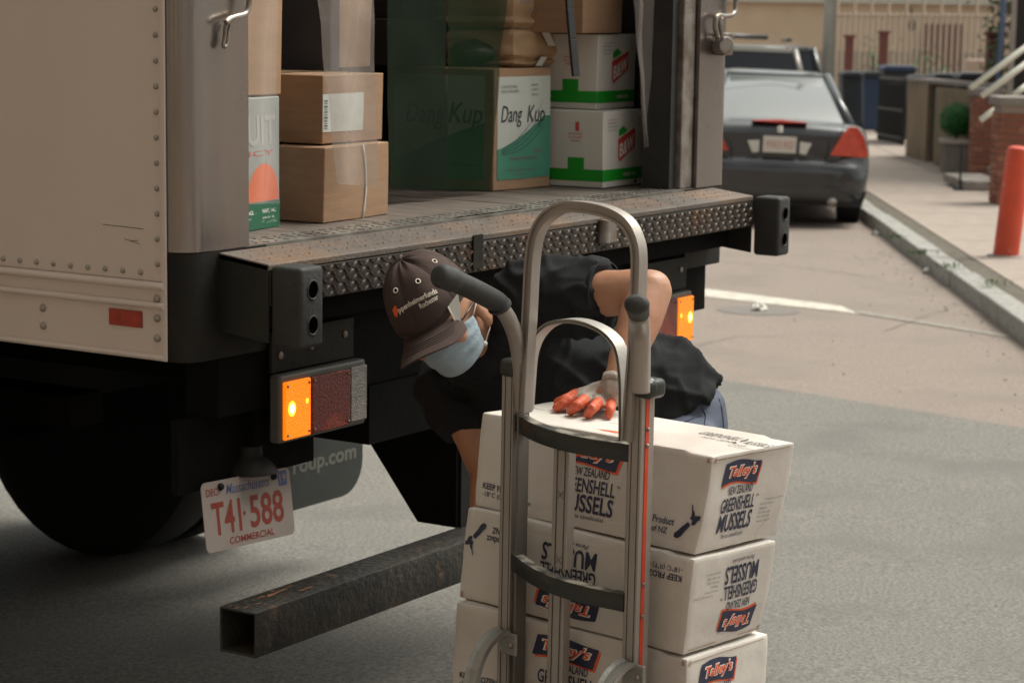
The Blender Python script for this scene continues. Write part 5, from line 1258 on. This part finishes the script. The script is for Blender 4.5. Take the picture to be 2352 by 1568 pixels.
for s_ in (-1, 1): b.tube([T(s_*.60, .235, .985), T(s_*.585, .10, .93), T(s_*.46, .02, .80), T(s_*.44, .02, .62)], .006, 5)
b.tube([T(-.84, .02, .585), T(-.5, -.045, .58), T(.5, -.045, .58), T(.84, .02, .585)], .005, 5); tag(b.build('panel_gap', 'car_dark', e), kind='stuff')
# suv ahead
p1 = c0+FH*27.6+Vector((math.cos(YA_), -math.sin(YA_), 0))*2.66; p1.z = gz(p1); T2_ = frame(p1, DC, R(1.5))
sec2 = [(-.02, .4, .7, .78), (.03, .3, .95, .88), (.12, .26, 1.08, .92), (.8, .26, 1.1, .93), (2.2, .26, 1.08, .93), (3.4, .26, 1.04, .92), (4.4, .28, .95, .88), (4.7, .36, .75, .78)]
e = car('parked_suv', T2_, 'tan sport utility car with a roof rack parked ahead of the grey sedan', sec2, (.10, 3.5, 1.08, .90, .38, 2.9, 1.66, .70), 'suv_paint', 1, 'dark_glass')
for s_ in (-1, 1): b = MB(); b.tube([T2_(s_*.62, .6, 1.78), T2_(s_*.62, 2.4, 1.78)], .022, 8); b.build('roof_rail', 'black_paint', e, smooth=True)
b = MB(); b.tube([T2_(-.7, .7, 1.80), T2_(.35, .7, 1.80)], .03, 8); b.build('roof_bar', 'black_paint', e, smooth=True)
p2 = c0+FH*33.5+Vector((math.cos(YA_), -math.sin(YA_), 0))*3.66; p2.z = gz(p2); T3_ = frame(p2, DC, 0)
car('parked_car', T3_, 'black car parked third in the row, beyond the tan sport utility car', sec2, (.10, 3.5, 1.08, .90, .38, 2.9, 1.66, .74), 'black_paint', 0, 'dark_glass')

# ================================================================== STREET SIDE
LAT = Vector((math.cos(YA_), -math.sin(YA_), 0))
def at(px, z): return c0+FH*z+LAT*((px-1176)/F_PX*z)
def GZ(p, h_=.12): return Vector((p.x, p.y, gz(p)+h_))
def wallbox(name, a, c, h_, th, m, par=None, z0=-.3, bev=0):
    """upright slab whose front runs a->c, thickness th away from the camera, both ends following the ground"""
    d = (c-a); n = Vector((-d.y, d.x, 0)).normalized(); n = n if n.dot(FH+LAT) > 0 else -n; A_, C_ = GZ(a), GZ(c)
    b = MB(); b.loft([[q_+Vector((0, 0, z0)), q_+n*th+Vector((0, 0, z0)), q_+n*th+Vector((0, 0, h_)), q_+Vector((0, 0, h_))] for q_ in (A_, C_)]); return b.build(name, m, par, bev=bev)
# pale yellow building across the end of the street
bA, bC = at(1300, 62), at(3300, 62)
bl = empty('yellow_building', GZ(bA.lerp(bC, .5)), 'pale yellow rendered building closing the far end of the street', 'building')
wallbox('wall', bA, bC, 9, 8, 'yellow_wall', bl); wallbox('wall_base', bA-FH*.05, bC-FH*.05, 1.45, .04, 'wall_base', bl); wallbox('ledge', bA-FH*.18, bC-FH*.18, 0, .17, 'pale_trim', bl, z0=0)
bl.children[-1].location.z += 0
for k in range(9):
    x = bA.lerp(bC, .06+.11*k); q_ = GZ(x)-FH*.02; b = MB(); d = (bC-bA).normalized()
    b.frame_box(q_+Vector((0, 0, 3.1)), d*1.1, -FH*.04, (0, 0, 1.7)); wn = b.build('window', 'car_glass', bl)
    b = MB(); b.frame_box(q_-d*.1+Vector((0, 0, 2.95)), d*1.3, -FH*.12, (0, 0, .15)); b.build('sill', 'pale_trim', wn)
b = MB(); q_ = GZ(bA)-FH*.2; b.frame_box(q_+Vector((0, 0, 2.72)), bC-bA, FH*.19, (0, 0, .22)); b.build('ledge', 'pale_trim', bl)
# tall pale iron railings before it
A_, C_ = at(1905, 54), at(2290, 52); rl_ = empty('iron_railing', GZ(A_.lerp(C_, .5)), 'tall pale iron railings in front of the yellow building', 'railing'); n = 30
for k in range(n):
    q_ = GZ(A_.lerp(C_, k/(n-1))); b = MB(); b.box(q_.x-.025, q_.x+.025, q_.y-.025, q_.y+.025, q_.z, q_.z+(2.35 if k % 3 else 2.7)); b.build('railing_bar', 'iron_pale', rl_)
for h_ in (.4, 2.3):
    b = MB(); b.tube([GZ(A_)+Vector((0, 0, h_)), GZ(C_)+Vector((0, 0, h_))], .03, 6); b.build('railing_rail', 'iron_pale', rl_)
for px, z, w_, hh, lab in ((1936, 47, .17, 1.75, 'dark red gate post beside the grey lamp post'), (2014, 48, .18, 1.85, 'dark red gate post in front of the pale railings'), (2270, 32, .22, 1.75, 'dark red post behind the brick pillar')):
    q_ = GZ(at(px, z)); b = MB(); b.frame_box(q_-LAT*w_/2, LAT*w_, FH*w_, (0, 0, hh)); b.frame_box(q_-LAT*(w_/2+.03)-FH*.03+Vector((0, 0, hh)), LAT*(w_+.06), FH*(w_+.06), (0, 0, .06)); tag(b.build('gate_post', 'post_red', bev=.01), lab, 'post', 'dark red gate posts')
# doors, wall lamps and vines on the yellow building, low pale wall and plants before it
for k, px in ((1, 2105),):
    q_ = GZ(at(px, 61.7)); b = MB(); b.frame_box(q_, LAT*1.0, FH*.06, (0, 0, 2.2)); dr = b.build('door', 'post_red' if k else 'door_dark', bl)
for px in (2075, 2290):
    q_ = GZ(at(px, 61.5)); b = MB(); b.sphere(q_+Vector((0, 0, 2.15)), (.10, .10, .2), 8, 6); b.tube([q_+Vector((0, 0, 2.3)), q_+Vector((0, 0, 2.6))+FH*.2], .03, 6); b.build('wall_lamp', 'iron_black', bl)
def shrub(q_, r_, hh, lab, seed, n=900, gr=None):
    e = empty('shrub', q_, lab, 'shrub', gr); rr_ = random.Random(seed); b = MB(); b2_ = MB()
    for k in range(n):
        d = Vector((rr_.gauss(0, .5), rr_.gauss(0, .5), rr_.uniform(.1, 1))); p_ = q_+Vector((d.x*r_, d.y*r_, d.z*hh*(1+nz(Vector((d.x*3, d.y*3, seed)), 1)*.5))); a_ = Vector((rr_.gauss(0, 1), rr_.gauss(0, 1), rr_.gauss(0, 1))).normalized()*.05; t_ = a_.orthogonal().normalized()*.025; (b if k % 3 else b2_).quad(p_-a_, p_+t_, p_+a_, p_-t_)
    tag(b.build('leaves', 'shrub_leaf', e, recalc=False), kind='stuff'); tag(b2_.build('leaves', 'leaf', e, recalc=False), kind='stuff')
    b = MB(); b.tube([q_, q_+Vector((0, 0, hh*.8))], [.04, .02], 6); b.build('stem', 'door_dark', e)
shrub(GZ(at(1990, 52)), .35, 1.7, 'thin olive shrub beside the second dark red gate post', 3, 260); shrub(GZ(at(2120, 50)), .5, 1.5, 'sparse shrub in front of the pale railings', 4, 300); shrub(GZ(at(2282, 31)), .28, 2.6, 'tall leafy plant rising behind the dark red post', 5, 700)

q_ = GZ(at(2205, 45)); b = MB(); b.frame_box(q_, LAT*1.1, FH*.3, (0, 0, 1.35)); tag(b.build('garden_wall', 'wall_base', bev=.02), 'short pale pink garden wall behind the bins', 'wall')
q_ = GZ(at(1930, 49)); b = MB(); b.frame_box(q_, LAT*2.4, FH*.3, (0, 0, .9)); tag(b.build('garden_wall', 'brick_b', bev=.02), 'long low reddish garden wall below the pale railings', 'wall')
# lamp post
q_ = GZ(at(1888, 30)); lp = empty('lamp_post', q_, 'grey steel lamp post beyond the parked cars', 'lamp post')
b = MB(); b.tube([q_, q_+Vector((0, 0, 3)), q_+Vector((0, 0, 7))], [.082, .078, .05], 14); b.build('pole', 'lamp_grey', lp, smooth=True)
b = MB(); b.tube([q_, q_+Vector((0, 0, .9)), q_+Vector((0, 0, 1.0))], [.13, .12, .08], 12); b.build('base', 'lamp_grey', lp, smooth=True)
b = MB(); b.tube([q_+Vector((0, 0, 6.9)), q_+Vector((0, 0, 7.2))-LAT*.8, q_+Vector((0, 0, 7.25))-LAT*1.6], .04, 8); b.build('arm', 'lamp_grey', lp, smooth=True)
b = MB(); b.sphere(q_+Vector((0, 0, .96))-FH*.13-LAT*.02, .05, 10, 8); b.build('base_cap', 'tail_clear', lp, smooth=True)
# wheelie bins
def bin_(px, z, w_, h_, m, lab, lid='bin_dark', open_=0):
    q_ = GZ(at(px, z)); e = empty('wheeled_bin', q_, lab, 'bin', 'wheeled bins on the pavement'); b = MB()
    b.loft([[q_+LAT*x*s_+FH*y*s_+Vector((0, 0, zz)) for x, y in ((-w_/2, 0), (w_/2, 0), (w_/2, w_), (-w_/2, w_))] for zz, s_ in ((.05, .82), (h_, 1))]); b.build('bin_body', m, e, bev=.02)
    b = MB(); b.loft([[q_+LAT*x+FH*y+Vector((0, 0, zz)) for x, y in ((-w_/2*k, -.04*k), (w_/2*k, -.04*k), (w_/2*k, w_+.04), (-w_/2*k, w_+.04))] for zz, k in ((h_+.003, 1.08), (h_+.05, 1.08), (h_+.10, .8))]); b.build('lid', lid, e, bev=.01)
    for s_ in (-1, 1): b = MB(); c = q_+LAT*(s_*w_*.42)+FH*w_*.9+Vector((0, 0, .1)); b.tube([c-LAT*.03, c+LAT*.03], .1, 14); b.build('wheel', 'tyre', e)
bin_(1955, 43, .55, 1.0, 'bin_dark', 'black wheeled bin nearest the lamp post'); bin_(1992, 42, .34, 1.02, 'bin_blue', 'narrow blue wheeled bin between black bins'); bin_(2052, 43.5, .62, 1.12, 'bin_dark', 'black wheeled bin behind the iron gate', 'bin_blue')
bin_(2112, 39, .50, 1.0, 'bin_dark', 'black wheeled bin behind the tan wall, left one'); bin_(2170, 37, .56, 1.06, 'bin_blue', 'blue wheeled bin behind the tan wall, middle one'); bin_(2225, 35, .48, 1.1, 'bin_dark', 'black wheeled bin behind the tan wall, right one')
# black iron gate
gA, gC = at(2008, 39), at(2066, 37); ga = empty('iron_gate', GZ(gA), 'low black iron gate at the edge of the pavement', 'gate')
for k in range(13): q_ = GZ(gA.lerp(gC, k/12)); b = MB(); b.box(q_.x-.015, q_.x+.015, q_.y-.015, q_.y+.015, q_.z, q_.z+1.08); b.build('gate_bar', 'iron_black', ga)
for h_ in (.1, .55, 1.05): b = MB(); b.tube([GZ(gA)+Vector((0, 0, h_)), GZ(gC)+Vector((0, 0, h_))], .03, 6); b.build('gate_rail', 'iron_black', ga)
wallbox('gate_panel', gA+FH*.05, gC+FH*.05, .95, .02, 'iron_black', ga, z0=.08)
# tan wall with recessed dark panel
tw = empty('tan_wall', GZ(at(2150, 31)), 'low tan rendered wall with a dark gap behind the round bush', 'wall')
wallbox('wall_panel', at(2072, 33.5), at(2118, 31.8), 1.08, .3, 'stucco_tan', tw); wallbox('wall_gap', at(2118, 32.2), at(2136, 31.5), 1.0, .1, 'door_dark', tw, z0=.1)
wallbox('wall_panel', at(2136, 31.0), at(2236, 28.6), 1.05, .3, 'stucco_tan', tw); wallbox('coping', at(2068, 33.4), at(2240, 28.4), 0, .36, 'stone_grey', tw, z0=0)
for c_ in tw.children:
    if c_.name.startswith('coping'): bpy.data.objects.remove(c_)
A_, C_ = at(2068, 33.4), at(2240, 28.4); d = C_-A_; n_ = Vector((-d.y, d.x, 0)).normalized(); n_ = n_ if n_.dot(FH+LAT) > 0 else -n_
b = MB(); b.loft([[q_+Vector((0, 0, 1.085+dz)), q_+n_*.36+Vector((0, 0, 1.085+dz)), q_+n_*.36+Vector((0, 0, 1.135+dz)), q_+Vector((0, 0, 1.135+dz))] for q_, dz in ((GZ(A_), 0), (GZ(C_), 0))]); b.build('coping', 'stone_grey', tw)
# planter and clipped bush
q_ = GZ(at(2192, 29.0)); pb = empty('planter', q_, 'square stone planter under the clipped round bush', 'planter')
b = MB(); b.frame_box(q_-LAT*.16, LAT*.34, FH*.34, (0, 0, .36)); b.build('pot', 'stone_grey', pb, bev=.015); b = MB(); b.frame_box(q_-LAT*.19-FH*.03+Vector((0, 0, .361)), LAT*.38, FH*.38, (0, 0, .06)); b.build('pot_rim', 'stone_pale', pb, bev=.01)
bs = empty('clipped_bush', q_+Vector((0, 0, .42)), 'small round clipped green bush in the planter', 'bush'); c = q_+FH*.16+Vector((0, 0, .66))
b = MB(); rr_ = random.Random(4); b2_ = MB()
for k in range(2600):
    d = Vector((rr_.gauss(0, 1), rr_.gauss(0, 1), rr_.gauss(0, 1))).normalized(); rad = .225*(1+nz(d, 2.5)*.16)*rr_.uniform(.72, 1.02); p_ = c+Vector((d.x*rad, d.y*rad, d.z*rad*.98))
    a_ = Vector((rr_.gauss(0, 1), rr_.gauss(0, 1), rr_.gauss(0, 1))).normalized()*.016; t_ = a_.orthogonal().normalized()*.009; (b if k % 3 else b2_).quad(p_-a_, p_+t_, p_+a_, p_-t_)
tag(b.build('leaves', 'leaf', bs, recalc=False), kind='stuff'); tag(b2_.build('leaves', 'leaf_b', bs, recalc=False), kind='stuff')
b = MB(); b.sphere(c, .15, 12, 8); b.build('inner_growth', 'leaf', bs); b = MB(); b.tube([c-Vector((0, 0, .25)), c], .02, 6); b.build('stem', 'door_dark', bs)
q_ = GZ(at(2200, 25.5)); b = MB(); b.tube([q_, q_+Vector((0, 0, .03)), q_+Vector((0, 0, .04))], [.08, .07, .02], 10); b.tube([q_+Vector((0, 0, .035)), q_+Vector((0, 0, .52))], .014, 8); tag(b.build('iron_stake', 'iron_black'), 'thin black iron stake standing before the planter', 'post')
# brickwork
def bricks(par, o, dx, w_, h_, dep, side=True, cap=True, seed=1):
    r_ = random.Random(seed); n = Vector((-dx.y, dx.x, 0)); n = n if n.dot(FH) > 0 else -n
    b = MB(); b.frame_box(o+dx*.012+n*.012-Vector((0, 0, .3)), dx*(w_-.024), n*(dep-.012), (0, 0, h_+.3)); b.build('mortar_core', 'mortar', par)
    bh, bw = .062, .195; me_ = {}
    def add(p_, d_, l_, m):
        k_ = (round(l_, 3), m, round(d_.x, 3))
        if k_ not in me_:
            q2 = Vector((-d_.y, d_.x, 0)); q2 = q2 if q2.dot(n if d_ == dx else dx) > 0 else -q2
            b = MB(); b.frame_box((0, 0, 0), d_*l_, q2*.05, (0, 0, bh)); me_[k_] = b.mesh('brick', .003, 1); me_[k_].materials.append(MT[m])
        ob = bpy.data.objects.new('brick', me_[k_]); COL.objects.link(ob); ob.location = p_; ob.parent = par; ob.matrix_parent_inverse = par.matrix_world.inverted()
    rows = int(h_/(bh+.010))
    for j in range(rows):
        z = j*(bh+.010); x = -(bw/2 if j % 2 else 0)
        while x < w_-.02:
            a_ = max(x, 0); e_ = min(x+bw, w_)
            if e_-a_ > .03: add(o+dx*a_+Vector((0, 0, z))-n*r_.uniform(0, .004), dx, e_-a_, r_.choice(['brick', 'brick', 'brick_b']))
            x += bw+.010
        if side:
            x = .055-(bw/2 if not j % 2 else 0)
            while x < dep-.02:
                a_ = max(x, .055); e_ = min(x+bw, dep)
                if e_-a_ > .03: add(o+n*a_+Vector((0, 0, z))-dx*r_.uniform(0, .004), n, e_-a_, r_.choice(['brick', 'brick', 'brick_b']))
                x += bw+.010
    if cap: b = MB(); b.frame_box(o-dx*.04-n*.04+Vector((0, 0, h_+.002)), dx*(w_+.08), n*(dep+.08), (0, 0, .09)); b.build('capstone', 'stone_grey', par, bev=.01)
q_ = GZ(at(2228, 27.0)); bp = empty('brick_pillar', q_, 'narrow brick pillar at the foot of the stair with white handrails', 'pillar'); bricks(bp, q_, LAT, .27, 1.02, .3, seed=2)
q_ = GZ(at(2286, 23.2)); bw_ = empty('brick_wall', q_, 'brick stair wall with a grey capstone behind the red bollard', 'wall'); bricks(bw_, q_, LAT, .62, 1.0, .4, seed=3)
q_ = GZ(at(2150, 24.6)); st_ = empty('stone_step', GZ(at(2225, 25)), 'low grey stone step in front of the brick pillar', 'step'); b = MB(); b.frame_box(GZ(at(2208, 25.4)), LAT*.45, FH*1.2, (0, 0, .11)); b.build('step_block', 'stone_grey', st_, bev=.02)
# stairs behind and white handrails
stp = empty('front_stair', GZ(at(2330, 26)), 'front stair rising behind the brick wall', 'stair')
for k in range(6): q_ = GZ(at(2300, 26))+LAT*(k*.28); b = MB(); b.frame_box(q_, LAT*.3, FH*1.4, (0, 0, .17*(k+1))); b.build('tread', 'stone_grey', stp, bev=.01)
wh = empty('stair_railing', GZ(at(2290, 25)), 'white metal handrails climbing the stair at the right edge', 'railing')
def rw(x0, y0, x1, y1, z, name='handrail'): 
    a_, c_ = P(x0, y0, z), P(x1, y1, z); c_ = c_+(c_-a_)*.6; b = MB(); b.tube([a_, c_], .032, 10); b.build(name, 'rail_white', wh, smooth=True)
rw(2229, 203, 2352, 112, 25.2); rw(2255, 221, 2352, 150, 24.4); rw(2329, 219, 2352, 202, 23.6); rw(2252, 276, 2286, 252, 24.8)
b = MB(); b.tube([P(2315, 40-260, 27), P(2302, 60, 27), P(2277, 345, 27)], .035, 8); o = b.build('downpipe', 'pipe_blue', smooth=True); tag(o, 'slim blue grey pipe beside the dark doorway', 'pipe')
# house behind the stair
hA, hC = at(2302, 28.6), at(2900, 27.5); hs_ = empty('brick_house', GZ(hA), 'dark fronted house at the right edge, behind the stair', 'building')
wallbox('wall', hA, hC, 8, 6, 'brick', hs_); wallbox('door', at(2312, 28.3), at(2470, 28.0), 3.0, .1, 'door_dark', hs_, z0=.0); wallbox('door_frame', at(2300, 28.35), at(2312, 28.3), 3.1, .12, 'stone_pale', hs_, z0=0)
# more houses set back along the right pavement and a terrace behind the camera
def house(o, d, n, w_, h_, m, lab, nw=3, grp='terraced houses along the street'):
    e = empty('terraced_house', o, lab, 'building', grp); b = MB(); b.frame_box(o-Vector((0, 0, .8)), d*w_, n*8, (0, 0, h_+.8)); b.build('wall', m, e)
    b = MB(); b.frame_box(o-d*.0-n*.25+Vector((0, 0, h_+.003)), d*w_, n*8.2, (0, 0, .35)); b.build('cornice', 'stone_pale', e)
    for f_ in range(3):
        for k in range(nw):
            q2 = o+d*(w_*(k+.5)/nw-.5)+Vector((0, 0, 1.3+f_*3.0)); b = MB(); b.frame_box(q2-n*.03, d*1.0, -n*.02, (0, 0, 1.6)); wn = b.build('window', 'car_glass', e)
            b = MB(); b.frame_box(q2-d*.08-n*.031-Vector((0, 0, .14)), d*1.16, -n*.12, (0, 0, .12)); b.build('sill', 'stone_pale', wn)
cols = ['stone_grey', 'stucco_tan', 'stone_grey', 'stucco_tan']
for k in range(5):
    o_ = W(-26+k*8.2, -8.5); o_.z = gz(o_); house(o_, DS, -RS_, 8.0, 10.5, cols[k % 4], ['grey', 'tan', 'second grey', 'second tan', 'last grey'][k]+' house of the terrace across the street, behind the camera')
for k in range(4):
    o_ = W(-11, -8.2+k*8.2); o_.z = gz(o_); house(o_, RS_, -DS, 8.0, 10.5, cols[(k+2) % 4], ['grey', 'tan', 'second grey', 'second tan'][k]+' house closing the street behind the camera')
for k in range(4):  # row added out of view to cut light reaching the truck's left
    o_ = Vector((-7.2, 20.5-k*8.2, 0)); o_.z = gz(o_); house(o_, Vector((0, -1, 0)), Vector((-1, 0, 0)), 8.0, 10.5, cols[(k+1) % 4], ['tan', 'grey', 'second tan', 'second grey'][k]+' house of the side street row, left of the truck')  # added unseen houses, there only to cut light
# red bollard
q0, q1 = g(2310, 588, .12), None; q_ = Vector(q0); ax_ = (Vector((0, 0, 1))+LAT*.085).normalized()
bo = empty('bollard', q_, 'leaning orange red steel bollard on the pavement', 'bollard')
b = MB(); b.tube([q_, q_+ax_*.80, q_+ax_*.83, q_+ax_*.845], [.098, .098, .085, .05], 24); b.build('post', 'bollard_red', bo, auto=True)
b = MB(); b.tube([q_+Vector((0, 0, -.005)), q_+Vector((0, 0, .012))], [.15, .135], 20); b.build('base_ring', 'stone_grey', bo)
